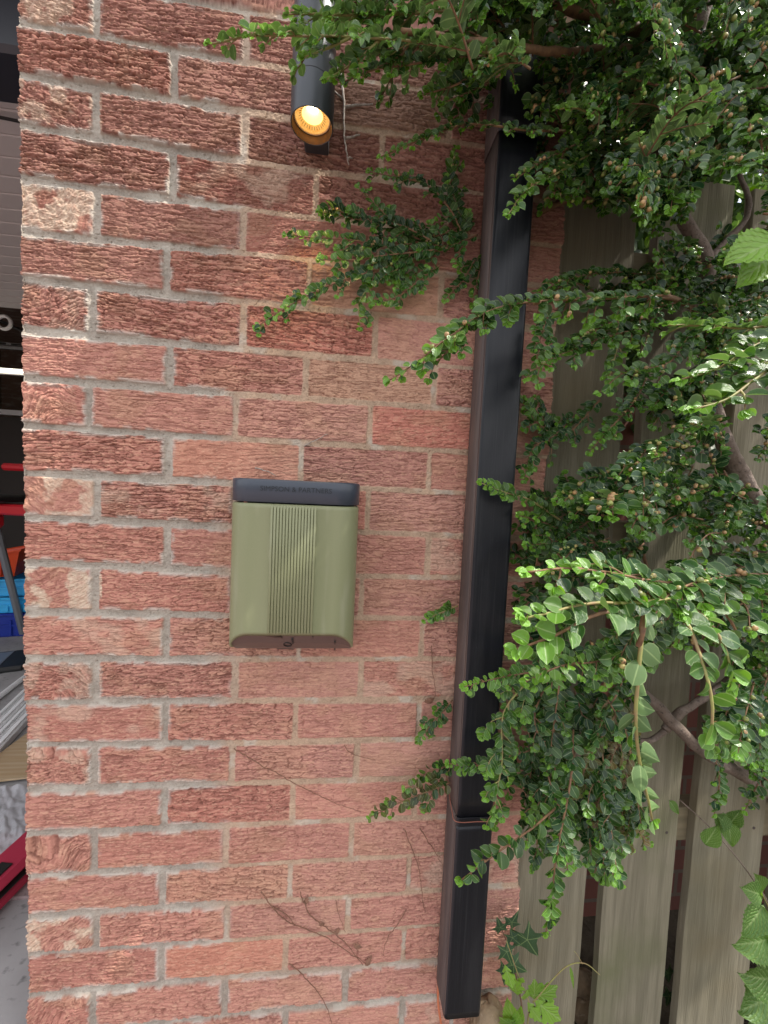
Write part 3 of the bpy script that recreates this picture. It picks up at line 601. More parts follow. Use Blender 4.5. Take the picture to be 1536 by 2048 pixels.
# ------------------------------------------------------------------ spotlight
lp = empty('wall_spotlight', 'anthracite cylinder spotlight with warm lit lens on the bricks', 'wall light', (0, 0, 0))
A0 = at(624, 253, -.080); ax = np.array([.0, .02, 1.0]); ax /= np.linalg.norm(ax); rO = .0305; Ll = .185
def ring(c, r, n=48):
    e1 = np.array([1., 0, 0]); e1 -= ax*(e1@ax); e1 /= np.linalg.norm(e1); e2 = np.cross(ax, e1); a = np.arange(n)*2*math.pi/n
    return c+r*(np.cos(a)[:, None]*e1+np.sin(a)[:, None]*e2)
def lathe(prof, name, mat, parent, n=48):
    V = np.concatenate([ring(A0+ax*h, max(r, 1e-5), n) for h, r in prof]); k = len(prof)
    i = np.arange(k-1)[:, None]*n; j = np.arange(n)[None]; j2 = (j+1) % n
    o = npmesh(name, V, [np.stack([i+j, i+j2, i+n+j2, i+n+j], -1).reshape(-1, 4)], mat, parent, True); fixn(o)
    md = o.modifiers.new('edge', 'EDGE_SPLIT'); md.split_angle = R(40); return o
lathe([(.0, .0288), (-.0006, .0293), (-.0002, .0303), (.0012, .0305), (.0505, .0305), (.0510, .0300), (.0520, .0300), (.0525, .0305), (Ll-.001, .0305), (Ll, .0295), (Ll, 0.0)], 'body', m_lampb, lp)
lathe([(.0, .0288), (.006, .0272), (.0125, .0262), (.0125, .0235)], 'inner_ring', M_('copper_bronze_ring', (.10, .05, .025), .5, .4), lp)
lathe([(.0115, .0262), (.0108, .0258), (.0108, .0245), (.0118, .0242)], 'lens_rim', M_('glass_rim', (.8, .55, .3), .15), lp)
m_gl = bpy.data.materials.new('lit_lens'); m_gl.use_nodes = True; tn = m_gl.node_tree; bs = tn.nodes['Principled BSDF']
co = tn.nodes.new('ShaderNodeTexCoord'); vt = tn.nodes.new('ShaderNodeTexVoronoi'); vt.inputs['Scale'].default_value = 420; tn.links.new(co.outputs['Object'], vt.inputs['Vector'])
cr_ = tn.nodes.new('ShaderNodeValToRGB'); cr_.color_ramp.elements[0].color = (1, .60, .16, 1); cr_.color_ramp.elements[1].color = (.85, .36, .06, 1); cr_.color_ramp.elements[1].position = .9; tn.links.new(vt.outputs['Distance'], cr_.inputs[0])
tn.links.new(cr_.outputs[0], bs.inputs['Emission Color']); bs.inputs['Emission Strength'].default_value = .5; bs.inputs['Base Color'].default_value = (.3, .18, .06, 1); bs.inputs['Roughness'].default_value = .2
lathe([(.0120, .0246), (.0128, .020), (.0150, .0160), (.0158, .0150)], 'lens', m_gl, lp)
lathe([(.0158, .0152), (.0200, .0100), (.0290, .0070)], 'reflector', emat('lit_reflector', (1, .66, .22), 1.0), lp)
lathe([(.0288, .0076), (.0270, .0060), (.0262, .0), ], 'led', emat('lit_led', (1, .9, .6), 9.0), lp)
for k in range(24):
    pass
b = MB()
for k in range(30):
    a = k*2*math.pi/30; e1 = np.array([1., 0, 0]); e2 = np.cross(ax, e1); d_ = math.cos(a)*e1+math.sin(a)*e2
    b.tube(np.array([A0+ax*.0142+d_*.0160, A0+ax*.0122+d_*.0190]), .0004, 4)
b.build('facets', M_('lens_facet', (.25, .12, .03), .3), lp)
b = MB(); b.box((.4305, -.052, 1.593), (.4690, -.0, 1.70), bev=.0015); b.build('bracket', M_('bracket_black', (.03, .03, .034), .45), lp)
sd = bpy.data.lights.new('lamp_glow', 'SPOT'); sd.energy = .6; sd.color = (1, .68, .3); sd.spot_size = R(75); sd.shadow_soft_size = .01
so = bpy.data.objects.new('lamp_glow', sd); C.objects.link(so); so.parent = lp; so.location = A0-ax*.004; so.rotation_euler = Vector(-ax).to_track_quat('-Z', 'Y').to_euler()

# ------------------------------------------------------------------ downpipe
dp = empty('downpipe', 'square black downpipe with grubby side running down the brick wall', 'downpipe', (.76, 0, .1))
def pipe_sec(z0, z1, grow, name):
    def xc(z): return .7585+.0045*(z-.2)/1.5
    wv = .0325+grow; yb, yf = -.010, -.072-grow; r = .0065; lv = []
    for z in np.linspace(z0, z1, 30):
        c = xc(z); pts = []
        for (cx, cy, a0_) in ((c-wv+r, yf+r, 180), (c+wv-r, yf+r, 270), (c+wv-r, yb-r, 0), (c-wv+r, yb-r, 90)):
            for a in np.linspace(a0_, a0_+90, 6): pts.append((cx+r*math.cos(R(a)), cy+r*math.sin(R(a))))
        pts.append(pts[0]); lv.append(np.column_stack([pts, np.full(len(pts), z)]))
    v, f = loft(lv); v[:, 0] -= .76; v[:, 2] -= .1
    o = npmesh(name, v, [f], m_pipe, dp, True); o.data.materials.append(m_pipedirt)
    o.data.update()
    for p_ in o.data.polygons:
        if p_.normal.x < -.85 or (p_.normal.x < -.3 and p_.normal.y > 0): p_.material_index = 1
    fixn(o); so_ = o.modifiers.new('thick', 'SOLIDIFY'); so_.thickness = .0022; so_.offset = -1; return o
zj1 = at(930, 1642, -.072)[2]; zj2 = at(1040, 262, -.072)[2]; zbm = at(925, 2036, -.072)[2]
pipe_sec(zbm, zj1-.008, .0004, 'lower_section'); pipe_sec(zj1-.009, zj1+.006, .0011, 'socket_band'); pipe_sec(zj1+.007, zj2, -.0002, 'middle_section'); pipe_sec(zj2-.004, 2.6, .0022, 'upper_section')
# orange-coated cable round the socket
cb = [(.7585-.036, -.0, zj1+.05), (.7585-.0365, -.03, zj1+.03), (.7585-.0365, -.06, zj1+.008), (.7585-.034, -.076, zj1+.0035), (.7585, -.0765, zj1+.002), (.7585+.034, -.0762, zj1+.004), (.7585+.037, -.05, zj1+.006)]
b = MB(); b.tube(curve([np.array(p_) for p_ in cb], .004), .0008, 6); tag(b.build('tie_wire', M_('orange_wire', (.26, .09, .06), .5), smooth=True), 'thin orange wire wrapped round lower joint of downpipe', 'wire')
# drain pipe stub and stone
q = at(935, 2075, -.035); b = MB(); b.tube(np.array([[.752, -.035, zbm-.10], [.752, -.035, zbm+.03]]), .004, 8); tag(b.build('hanging_root', m_deadg, smooth=True), 'grey root strand hanging out of the pipe bottom', 'root')
def rock(name, c, s_, seed, mat, label, cat='stone'):
    u, v_ = np.meshgrid(np.linspace(0, 2*math.pi, 40, endpoint=False), np.linspace(0.001, math.pi-.001, 24)); d_ = np.stack([np.cos(u)*np.sin(v_), np.sin(u)*np.sin(v_), np.cos(v_)], -1)
    rr_ = .8+.5*fbm(d_[..., 0]*1.6+5+seed, d_[..., 2]*1.6+d_[..., 1]*1.3, seed); rr_ = np.round(rr_*7)/7*.5+rr_*.5
    P = d_*rr_[..., None]*np.array(s_)+np.array(c); n = P.shape; i = np.arange(n[0]-1)[:, None]*n[1]; j = np.arange(n[1])[None]; j2 = (j+1) % n[1]
    o = npmesh(name, P.reshape(-1, 3), [np.stack([i+j, i+n[1]+j, i+n[1]+j2, i+j2], -1).reshape(-1, 4)], mat, None, True); fixn(o); return tag(o, label, cat)
m_stone = M_('tan_stone', (.28, .20, .12), .9, noise=[((30, 30, 30), (.16, .12, .08), .4, .7), ((80, 80, 80), (.45, .38, .28), .6, .8)], bump=((120, 120, 120), .8, .004))
q = at(965, 2010, -.01); rock('stone', (q[0]+.004, -.025, q[2]-.03), (.034, .03, .055), 2, m_stone, 'tan rough stone wedged behind foot of the downpipe')
b = MB(); b.tube(curve([at(880, 1945, -.003), at(876, 2000, -.004), at(884, 2060, -.006)], .01), [.004]*3+[.005]*50 if False else .0022, 6); tag(b.build('orange_sealant_bead', M_('orange_sealant', (.55, .17, .08), .6, bump=((200, 200, 200), .8, .002)), smooth=True), 'orange sealant streak on bricks beside the pipe foot', 'sealant')

# ------------------------------------------------------------------ fence
YF = .035
fe = empty('timber_fence', 'weathered grey-green vertical board fence behind the shrub', 'fence', (.89, YF, 0))
def bx_at(px, py): return at(px, py, YF)[0]
edges = [(.868, bx_at(1177, 1700)), (bx_at(1215, 1700), bx_at(1351, 1700)), (bx_at(1386, 1700), bx_at(1523, 1700))]
wd = np.mean([e[1]-e[0] for e in edges[1:]]); gp = .5*((edges[1][0]-edges[0][1])+(edges[2][0]-edges[1][1]))
x = edges[2][1]+gp
while x < 3.2: edges.append((x, x+wd)); x += wd+gp
ztop = at(1420, 352, YF)[2]
for k, (xa, xb) in enumerate(edges):
    rn = random.Random(k); m_w = wood('weathered_board_%d' % k, (.112, .10, .070), (.235, .21, .152), (.13, .135, .07) if k % 2 else (.18, .15, .095), k*2.7+1) if k < 6 else m_w
    lo_, hi_ = (xa-.89, 0, -.18-.01*rn.random()), (xb-.89, .018, ztop-.012*rn.random())
    nzs = 60; zs = np.linspace(lo_[2], hi_[2], nzs); lv = []
    for z in zs:
        wl = .0012*math.sin(z*7+k*2)+.0008*math.sin(z*23+k); cup = .0012*math.sin(z*2.2+k)
        o4 = [(lo_[0]+wl, .018), (lo_[0]+wl, .0015), (lo_[0]+wl+.0015, 0+cup), (hi_[0]+wl*.6-.0015, 0-cup), (hi_[0]+wl*.6, .0015), (hi_[0]+wl*.6, .018), (lo_[0]+wl, .018)]
        lv.append(np.column_stack([o4, np.full(7, z)]))
    v, f = loft(lv); b = MB(); b.add(v, f); b.add([lv[-1][0], lv[-1][1], lv[-1][4], lv[-1][5]], [[0, 1, 2, 3]]); b.build('board', m_w, fe)
for zr_ in (at(1190, 1690, YF+.02)[2]+.0, at(1190, 1690, YF+.02)[2]+.62, at(1190, 1690, YF+.02)[2]+1.15):
    b = MB(); b.box((-.02, .0185, zr_), (2.3, .058, zr_+.075), bev=.002); b.build('rail', m_rail, fe)
for xp in (1.25,):
    b = MB(); b.box((xp, .059, -.2), (xp+.09, .14, ztop-.02), bev=.003); b.build('post', m_rail, fe)
for (xa, xb) in edges[:6]:
    for zr_ in (at(1190, 1690, YF+.02)[2]+.04,):
        for xx in (xa+.025, xb-.025):
            b = MB(); b.tube(np.array([[xx-.89, -.0012, zr_], [xx-.89, .004, zr_]]), .0032, 8); b.build('nail', bpy.data.materials.get('rusty_nail') or M_('rusty_nail', (.06, .045, .04), .6), fe)
# neighbour's wall seen dark red between the boards
g = MB(); g.box((.95, .34, -.22), (4, .5, 1.35)); nb_ = g.build('neighbour_wall', m_dark)
mm = bpy.data.materials.new('neighbour_brick'); mm.use_nodes = True; t_ = mm.node_tree; bk = t_.nodes.new('ShaderNodeTexBrick'); tcn = t_.nodes.new('ShaderNodeTexCoord'); mpn = t_.nodes.new('ShaderNodeMapping'); mpn.inputs['Rotation'].default_value = (R(90), 0, 0)
t_.links.new(tcn.outputs['Object'], mpn.inputs[0]); t_.links.new(mpn.outputs[0], bk.inputs['Vector']); bk.inputs['Scale'].default_value = 1; bk.inputs['Brick Width'].default_value = .225; bk.inputs['Row Height'].default_value = .075; bk.inputs['Mortar Size'].default_value = .006
bk.inputs['Color1'].default_value = (.33, .13, .10, 1); bk.inputs['Color2'].default_value = (.26, .11, .09, 1); bk.inputs['Mortar'].default_value = (.25, .2, .16, 1)
t_.links.new(bk.outputs['Color'], t_.nodes['Principled BSDF'].inputs['Base Color']); t_.nodes['Principled BSDF'].inputs['Roughness'].default_value = .9; nb_.data.materials[0] = mm
tag(nb_, 'dark red brick wall glimpsed through gaps of the fence', 'wall')
for (px, py, nm, sd_, sz, lab) in ((1168, 1965, 'rubble_stone', 1, (.03, .02, .03), 'brown rubble stone in the first fence gap, upper'), (1165, 2020, 'rubble_stone', 4, (.03, .02, .03), 'mossy rubble stone in the first fence gap, lower')):
    q = at(px, py, YF+.09); rock(nm, q, sz, sd_, m_stone, lab)

# ------------------------------------------------------------------ foliage engine
rng = np.random.RandomState(21)
def nrm(v): return v/(np.linalg.norm(v, axis=-1, keepdims=True)+1e-12)
ST = np.array([0, .16, .38, .62, .83, 1.0]); SW = np.array([0, .36, .5, .49, .34, 0.0])
def leaf_template():
    v = [(0, 0, 0)]; uv = [(0, 0)]
    for t, w_ in zip(ST[1:-1], SW[1:-1]):
        for s_ in (-1, -.5, 0, .5, 1): v.append((t, s_*w_, abs(s_)*w_)); uv.append((s_, t))
    v.append((1, 0, 0)); uv.append((0, 1)); f3 = []; f4 = []
    for k in range(4): f3.append((0, 1+k+1, 1+k))
    for r in range(3):
        for k in range(4): a = 1+r*5+k; f4.append((a, a+1, a+6, a+5))
    a = 1+15; z = len(v)-1
    for k in range(4): f3.append((a+k, a+k+1, z))
    return np.array(v), np.array(uv), np.array(f3), np.array(f4)
LT, LU, L3_, L4_ = leaf_template()
BER = []
class Fol:
    def __init__(s): s.p = []; s.a = []; s.n = []; s.L = []; s.c = []; s.tw = MB(); s.be = []; s.g = None
    def leaf(s, p, a, n, L, c): s.p.append(p); s.a.append(a); s.n.append(n); s.L.append(L); s.c.append(c)
    def build(s, parent, mat=None, pname='branch', twmat=None, names=('foliage', 'berries')):
        if s.tw.n == 0: return None
        br = s.tw.build(pname, twmat or m_twig, parent, smooth=True, fix=False)
        if s.p:
            fo = leaves_mesh(np.array(s.p), np.array(s.a), np.array(s.n), np.array(s.L), np.array(s.c), mat or m_leaf, names[0], br)
        if s.be: BER.extend([(b_, br) for b_ in s.be])
        return br
def leaves_mesh(P, A, N, L, Cc, mat, name, parent, wratio=1.25):
    k = len(P); A = nrm(A); B = nrm(np.cross(N, A)); N = np.cross(A, B)
    fold = rng.uniform(.05, .85, k); curl = rng.uniform(-.35, .6, k); wr = rng.uniform(.66, .94, k)
    T = np.repeat(LT[None], k, 0); z = T[..., 2]*wr[:, None]*fold[:, None]-curl[:, None]*(T[..., 0]-.35)**2
    V = P[:, None]+L[:, None, None]*(T[..., 0:1]*A[:, None]+T[..., 1:2]*wr[:, None, None]*B[:, None]+z[..., None]*N[:, None])
    off = (np.arange(k)*len(LT))[:, None, None]
    return npmesh(name, V.reshape(-1, 3), [(L4_[None, :, ::-1]+off).reshape(-1, 4), (L3_[None, :, ::-1]+off).reshape(-1, 3)], mat, parent, True, col=np.repeat(Cc, len(LT), 0), uv=np.tile(LU, (k, 1)))
_u, _v = np.meshgrid(np.arange(8)*2*math.pi/8, np.linspace(.0, math.pi, 6)[1:-1])
BT = np.concatenate([np.stack([np.cos(_u)*np.sin(_v), np.sin(_u)*np.sin(_v), np.cos(_v)*1.1], -1).reshape(-1, 3), [[0, 0, 1.02]], [[0, 0, -1.1]]])
def _bf():
    f4 = [(i*8+j, (i+1)*8+j, (i+1)*8+(j+1) % 8, i*8+(j+1) % 8) for i in range(3) for j in range(8)]
    f3 = [(32, j, (j+1) % 8) for j in range(8)]+[(33, 24+(j+1) % 8, 24+j) for j in range(8)]; return np.array(f4), np.array(f3)
BF4, BF3 = _bf()
def berries_mesh(P, D, Rr, parent):
    k = len(P); D = nrm(D); a = np.where(np.abs(D[:, 2:3]) < .9, [[0, 0, 1.]], [[1., 0, 0]]); U_ = nrm(np.cross(D, a)); W_ = np.cross(D, U_)
    V = P[:, None]+Rr[:, None, None]*(BT[None, :, 0:1]*U_[:, None]+BT[None, :, 1:2]*W_[:, None]+BT[None, :, 2:3]*D[:, None])
    V[:, 32] -= (Rr*.25)[:, None]*D
    base = np.array([[.27, .31, .08], [.38, .32, .11], [.46, .28, .13], [.30, .33, .09], [.42, .26, .11]])[rng.randint(0, 5, k)]*rng.uniform(.8, 1.15, (k, 1))
    col = np.repeat(base[:, None], 34, 1); col[:, 32] = (.05, .03, .02); col[:, 0:8] *= .75
    off = (np.arange(k)*34)[:, None, None]
    return npmesh('berries', V.reshape(-1, 3), [(BF4[None]+off).reshape(-1, 4), (BF3[None]+off).reshape(-1, 3)], m_berry, parent, True, col=col.reshape(-1, 3))
G = np.array([0, 0, -1.0])
def shoot(F, pts, L, n, r0, young=.3, sp=.48, berry=0., tipy=.75, brown=0., flip=1.):
    """one leafy shoot: leaves alternate on both sides, young ones at the tip"""
    pts = curve(pts, L*sp); k = len(pts); tg = nrm(np.gradient(pts, axis=0))
    F.tw.tube(pts, np.linspace(r0, r0*.45, k), 5)
    br = rng.uniform(.2, .8)
    for i in range(1, k):
        t = i/(k-1); nn = n-tg[i]*(n@tg[i]); nn = nn/(np.linalg.norm(nn)+1e-9); sd = np.cross(nn, tg[i])
        for s_ in ((1,) if i % 2 else (-1,)) if rng.rand() < .55 else (1, -1):
            if rng.rand() < .06: continue
            a = tg[i]*rng.uniform(.35, .95)+sd*s_*rng.uniform(.6, 1.0)+nn*rng.uniform(-.1, .45)+rng.randn(3)*.14
            ln = nn*flip+rng.randn(3)*.30+sd*s_*-.25
            age = np.clip(young*.35+tipy*max(0, t-.62)/.38+rng.randn()*.08, 0, 1)
            sz = L*(1.08-.5*max(0, t-.8)/.2)*rng.uniform(.72, 1.16)
            F.leaf(pts[i]+a*.001, a, ln, sz, (age, np.clip(br+rng.randn()*.16, 0, 1), brown*rng.uniform(.3, 1) if rng.rand() < .5+brown else 0))
        if berry and rng.rand() < berry*.6:
            for _ in range(rng.randint(1, 3)):
                dd_ = nn*1.0+rng.randn(3)*.5; F.be.append((pts[i]+nrm(dd_)*L*.30, dd_, L*rng.uniform(.15, .21)))
    for s_ in (-1, 1, 0):
        a = tg[-1]+np.cross(n, tg[-1])*s_*.6+rng.randn(3)*.1; F.leaf(pts[-1], a, n+rng.randn(3)*.2, L*.62, (min(1, tipy+.15), .7, 0))
def spray(F, ctrl, L, n, r0=.0016, slen=.05, every=3, young=.3, berry=.12, droop=.35, brown=0., tipy=.75, sp=.48, flip=1.):
    """a main stem with a herring-bone of side shoots"""
    n = nrm(np.array(n, float)); P = curve(ctrl, L*.5); k = len(P); tg = nrm(np.gradient(P, axis=0))
    P = P+np.cumsum(rng.randn(k, 3)*L*.03, 0)*np.linspace(0, 1, k)[:, None]*.6
    shoot(F, P, L, n, r0, young, sp, berry, tipy, brown, flip)
    if slen > 0:
        sgn = 1
        for i in range(2, k-2, every):
            t = i/(k-1); sgn = -sgn
            l = slen*(1.1-.65*t)*rng.uniform(.5, 1.25); nn = n-tg[i]*(n@tg[i]); sd = np.cross(nrm(nn), tg[i])*sgn
            d = nrm(tg[i]*rng.uniform(.5, .9)+sd*rng.uniform(.6, 1.)+rng.randn(3)*.12)
            p0 = P[i]; p1 = p0+d*l*.5+G*droop*l*.10; p2 = p0+nrm(d+G*droop+tg[i]*.2)*l
            shoot(F, [p0, p1, p2], L*.9, nrm(n+rng.randn(3)*.25), r0*.55, young, sp, berry*.8, tipy, brown, flip)
def A3(lst): return [at(*q) for q in lst]

sh = empty('cotoneaster_shrub', 'large dark green cotoneaster with small leaves and unripe berries over fence and downpipe', 'shrub', (2.05, -.05, -.2))
class Par:                                # parts are built in world coordinates; undo the parent's offset
    pass
def off(o, parent):
    if o is not None: o.matrix_parent_inverse = Matrix.Translation(-Vector(parent.location))
    return o
FR = (0, -1, .45); TP = (.1, -.35, 1); MID = (.05, -.8, .7)
hand = [
 # (control points px,py,Y), leaf length, normal, side shoot length, young, berry, extra
 ([(1060,120,-.19),(930,98,-.22),(780,80,-.24),(620,72,-.26),(500,74,-.27),(425,88,-.275)], .0125, (0,-.45,1), .040, .8, 0, {}),
 ([(900,20,-.2),(780,28,-.22),(680,28,-.24),(575,25,-.25)], .0125, (0,-.45,1), .04, .8, 0, {}),
 ([(820,-20,-.2),(760,20,-.22),(700,60,-.24)], .0125, (0,-.5,1), .035, .7, 0, {}),
 ([(760,80,-.24),(715,120,-.24),(655,160,-.24)], .011, (0,-.8,.5), .02, .7, 0, {}),
 ([(820,85,-.22),(790,120,-.22),(690,165,-.22)], .011, (0,-.8,.5), .02, .5, 0, {}),
 ([(700,75,-.25),(660,95,-.25),(610,120,-.25)], .011, (0,-.8,.5), .0, .9, 0, {}),
 ([(960,130,-.18),(920,165,-.18),(845,190,-.18)], .011, FR, .0, .4, 0, {}),
 ([(1000,150,-.17),(950,180,-.17),(885,208,-.17)], .011, FR, .0, .4, 0, {}),
 ([(1000,110,-.2),(900,120,-.21),(800,140,-.21),(740,150,-.21)], .011, FR, .03, .4, 0, {}),
 ([(1130,262,-.13),(1050,260,-.15),(940,248,-.16),(860,272,-.16),(765,312,-.15)], .011, MID, .022, .3, .05, {}),
 ([(1200,235,-.16),(1150,215,-.19),(1118,218,-.20)], .014, TP, .02, .9, .2, {}),
 ([(1150,290,-.12),(1090,320,-.14),(1030,355,-.15)], .012, MID, .02, .3, .5, {}),
 ([(1180,310,-.12),(1110,350,-.15),(1050,385,-.17),(1015,432,-.18)], .013, MID, .012, .7, .1, {}),
 # wall patch left of the pipe
 ([(955,470,-.02),(880,500,-.03),(790,530,-.03),(690,560,-.03),(600,600,-.025),(512,655,-.02)], .0125, (0,-1,.2), .036, .35, .05, {'every': 4}),
 ([(950,440,-.02),(880,470,-.02),(800,490,-.03),(700,480,-.03),(575,472,-.02)], .012, (0,-1,.2), .036, .35, .05, {'every': 4}),
 ([(900,500,-.03),(820,470,-.03),(760,420,-.03),(715,375,-.02)], .012, (0,-1,.2), .036, .35, .05, {'every': 4}),
 ([(930,480,-.02),(900,420,-.03),(850,370,-.03),(740,345,-.02)], .012, (0,-1,.2), .036, .35, .05, {'every': 4}),
 ([(940,470,-.02),(915,420,-.02),(900,360,-.02),(910,300,-.02)], .012, (0,-1,.2), .03, .35, .2, {'every': 4}),
 ([(830,520,-.03),(760,560,-.03),(720,600,-.03),(720,655,-.03)], .012, (0,-1,.2), .04, .6, .0, {'every': 4}),
 ([(880,530,-.03),(840,560,-.03),(800,590,-.03),(745,610,-.03)], .012, (0,-1,.2), .045, .5, .0, {'every': 4}),
 ([(950,520,-.02),(925,560,-.02),(890,600,-.02)], .011, (0,-1,.2), .02, .4, .0, {'every': 4}),
 ([(970,500,-.02),(955,560,-.02),(945,610,-.015)], .011, (0,-1,.2), .02, .4, .0, {'every': 4}),
 ([(870,500,-.035),(780,510,-.035),(700,520,-.035),(640,520,-.035)], .013, (0,-1,.2), .05, .3, .05, {'every': 4}),
 ([(860,480,-.035),(800,450,-.035),(730,440,-.035),(640,420,-.02)], .012, (0,-1,.2), .036, .35, .0, {'every': 4}),
 # long arching spray across the pipe
 ([(1340,590,-.18),(1200,598,-.2),(1080,603,-.22),(980,622,-.24),(900,672,-.25),(840,720,-.25),(785,758,-.24)], .0145, (0,-.75,.75), .035, .55, .22, {'droop': 1.4}),
 ([(1020,612,-.23),(940,650,-.24),(900,700,-.24),(850,745,-.23)], .0135, (0,-.8,.6), .03, .5, 0, {}),
 ([(1330,560,-.05),(1240,545,-.06),(1130,560,-.07),(1050,600,-.07)], .013, MID, .03, .25, .15, {}),
 ([(1330,650,-.1),(1230,670,-.13),(1150,700,-.16),(1090,730,-.18),(1085,768,-.18)], .0145, MID, .045, .5, .15, {}),
 ([(1420,590,-.06),(1330,610,-.1),(1230,640,-.12),(1130,690,-.12)], .013, MID, .04, .35, .2, {}),
 ([(1100,620,-.1),(1080,680,-.1),(1070,750,-.1)], .012, FR, .03, .5, .0, {}),
 ([(1270,630,-.1),(1240,680,-.12),(1218,760,-.13)], .0135, FR, .02, .6, .0, {}),
 # right edge foreground
 ([(1600,655,-.30),(1510,690,-.33),(1440,730,-.35),(1360,755,-.35)], .0165, TP, .03, .6, .05, {}),
 ([(1600,700,-.34),(1530,745,-.36),(1460,795,-.37),(1398,815,-.37)], .018, TP, .035, .75, .05, {}),
 ([(1600,640,-.28),(1500,655,-.3),(1420,650,-.3),(1340,650,-.3)], .0155, TP, .03, .6, .05, {}),
 ([(1500,600,-.1),(1400,640,-.14),(1340,720,-.16),(1250,740,-.16),(1200,780,-.16)], .014, MID, .045, .4, .25, {}),
 # beside the pipe, middle
 ([(1120,880,-.02),(1080,830,-.03),(1050,800,-.03)], .0125, (0,-1,.3), .045, .15, .0, {}),
 ([(1200,800,-.04),(1130,870,-.04),(1080,850,-.04),(1040,800,-.04)], .0125, (0,-1,.3), .04, .2, .0, {}),
 ([(1150,830,-.03),(1110,870,-.04),(1065,900,-.04),(1050,960,-.04)], .0125, (0,-1,.3), .045, .3, .0, {}),
 ([(1300,740,-.05),(1270,800,-.08),(1210,870,-.1),(1180,905,-.1)], .0125, MID, .03, .4, .1, {}),
 ([(1120,1040,-.08),(1060,1000,-.1),(1010,985,-.11),(962,965,-.12)], .0135, FR, .02, .8, .0, {}),
 ([(1250,960,-.06),(1180,980,-.09),(1110,1000,-.12)], .0145, MID, .03, .4, .15, {}),
 ([(1380,930,-.08),(1300,925,-.12),(1250,910,-.15)], .0145, MID, .035, .6, .3, {}),
 ([(1160,1080,-.06),(1100,1050,-.08),(1040,1030,-.09)], .0125, FR, .04, .4, .0, {}),
 ([(1180,1040,-.06),(1120,1080,-.08),(1050,1090,-.09)], .0125, FR, .04, .3, .0, {}),
 ([(1110,1130,-.03),(1070,1080,-.04),(1040,1040,-.04)], .012, FR, .035, .3, .0, {}),
 # big foreground group
 ([(1600,1200,-.30),(1450,1185,-.34),(1300,1160,-.37),(1170,1140,-.39),(1065,1152,-.40)], .0150, (0,-.6,1), .045, .35, .12, {'sp': .55}),
 ([(1560,1150,-.30),(1480,1150,-.32),(1380,1170,-.36),(1300,1215,-.39)], .0145, (0,-.6,1), .045, .2, .2, {'sp': .52}),
 ([(1340,1200,-.38),(1250,1205,-.40),(1170,1205,-.41),(1060,1232,-.42)], .0155, (0,-.6,1), .0, .6, 0, {'sp': .42}),
 ([(1300,1212,-.39),(1200,1228,-.41),(1120,1268,-.42),(1045,1300,-.42)], .0160, (0,-.8,.7), .0, .55, 0, {'sp': .62}),
 ([(1320,1190,-.36),(1370,1240,-.39),(1400,1320,-.41),(1420,1400,-.42),(1416,1490,-.42)], .0155, (.1,-.9,.5), .0, .9, 0, {'sp': .62, 'tipy': .3}),
 ([(1360,1190,-.34),(1420,1250,-.38),(1450,1310,-.39),(1455,1370,-.39)], .0150, (.1,-.9,.5), .0, .7, 0, {'sp': .5}),
 ([(1400,1180,-.32),(1460,1240,-.34),(1480,1310,-.34)], .0140, (.1,-.9,.5), .0, .4, 0, {'sp': .5}),
 ([(1290,1212,-.39),(1283,1280,-.40),(1274,1370,-.405),(1270,1440,-.405),(1280,1540,-.40),(1300,1640,-.39)], .0165, (.35,-.9,.2), .0, .75, 0, {'sp': .62, 'flip': -1.}),
 ([(1300,1290,-.1),(1210,1320,-.2),(1130,1330,-.26),(1050,1365,-.28)], .0145, MID, .03, .5, 0, {}),
 ([(1240,1250,-.2),(1225,1310,-.22),(1210,1370,-.22)], .0145, FR, .02, .7, 0, {}),
 # curtain under it
 ([(1150,1330,-.08),(1090,1340,-.12),(1010,1350,-.15),(928,1368,-.17)], .013, FR, .03, .5, 0, {}),
 ([(1080,1340,-.12),(1010,1420,-.15),(1003,1520,-.17),(990,1600,-.18),(985,1650,-.18)], .0135, FR, .045, .6, 0, {}),
 ([(1100,1350,-.1),(1070,1440,-.13),(1110,1520,-.14),(1120,1590,-.14)], .0125, FR, .04, .3, 0, {}),
 ([(1130,1360,-.1),(1110,1450,-.12),(1100,1560,-.13),(1060,1640,-.14)], .0125, FR, .04, .3, 0, {}),
 ([(1130,1600,-.16),(1060,1660,-.2),(990,1710,-.22),(925,1762,-.22)], .0155, FR, .012, .5, 0, {'sp': .8}),
 ([(1150,1500,-.14),(1135,1600,-.18),(1115,1700,-.2),(1105,1790,-.2),(1093,1868,-.2)], .0155, FR, .012, .25, 0, {'sp': .62}),
 ([(1180,1560,-.12),(1195,1620,-.14),(1205,1680,-.14)], .0135, FR, .015, .6, 0, {}),
 ([(1120,1560,-.12),(1090,1600,-.13),(1070,1640,-.13)], .0135, FR, .02, .5, 0, {}),
 ([(1250,1400,-.1),(1200,1480,-.13),(1170,1540,-.14),(1150,1600,-.14)], .0125, FR, .035, .2, 0, {'brown': .5}),
 ([(1280,1420,-.1),(1230,1500,-.13),(1210,1570,-.14),(1180,1640,-.14)], .0125, FR, .035, .1, 0, {'brown': .8}),
 ([(1270,1450,-.08),(1250,1560,-.11),(1260,1640,-.11),(1300,1690,-.11)], .0125, FR, .03, .1, 0, {'brown': .9}),
 ([(1240,1480,-.08),(1225,1560,-.11),(1235,1640,-.12),(1260,1700,-.12)], .0125, FR, .03, .1, 0, {'brown': .7}),
 ([(1060,1500,-.1),(960,1530,-.11),(900,1525,-.1)], .0125, FR, .02, .4, 0, {}),
 # left of the pipe, low
 ([(900,1565,-.04),(850,1585,-.05),(800,1605,-.05),(742,1632,-.04)], .0125, (0,-1,.3), .03, .3, 0, {'brown': .4}),
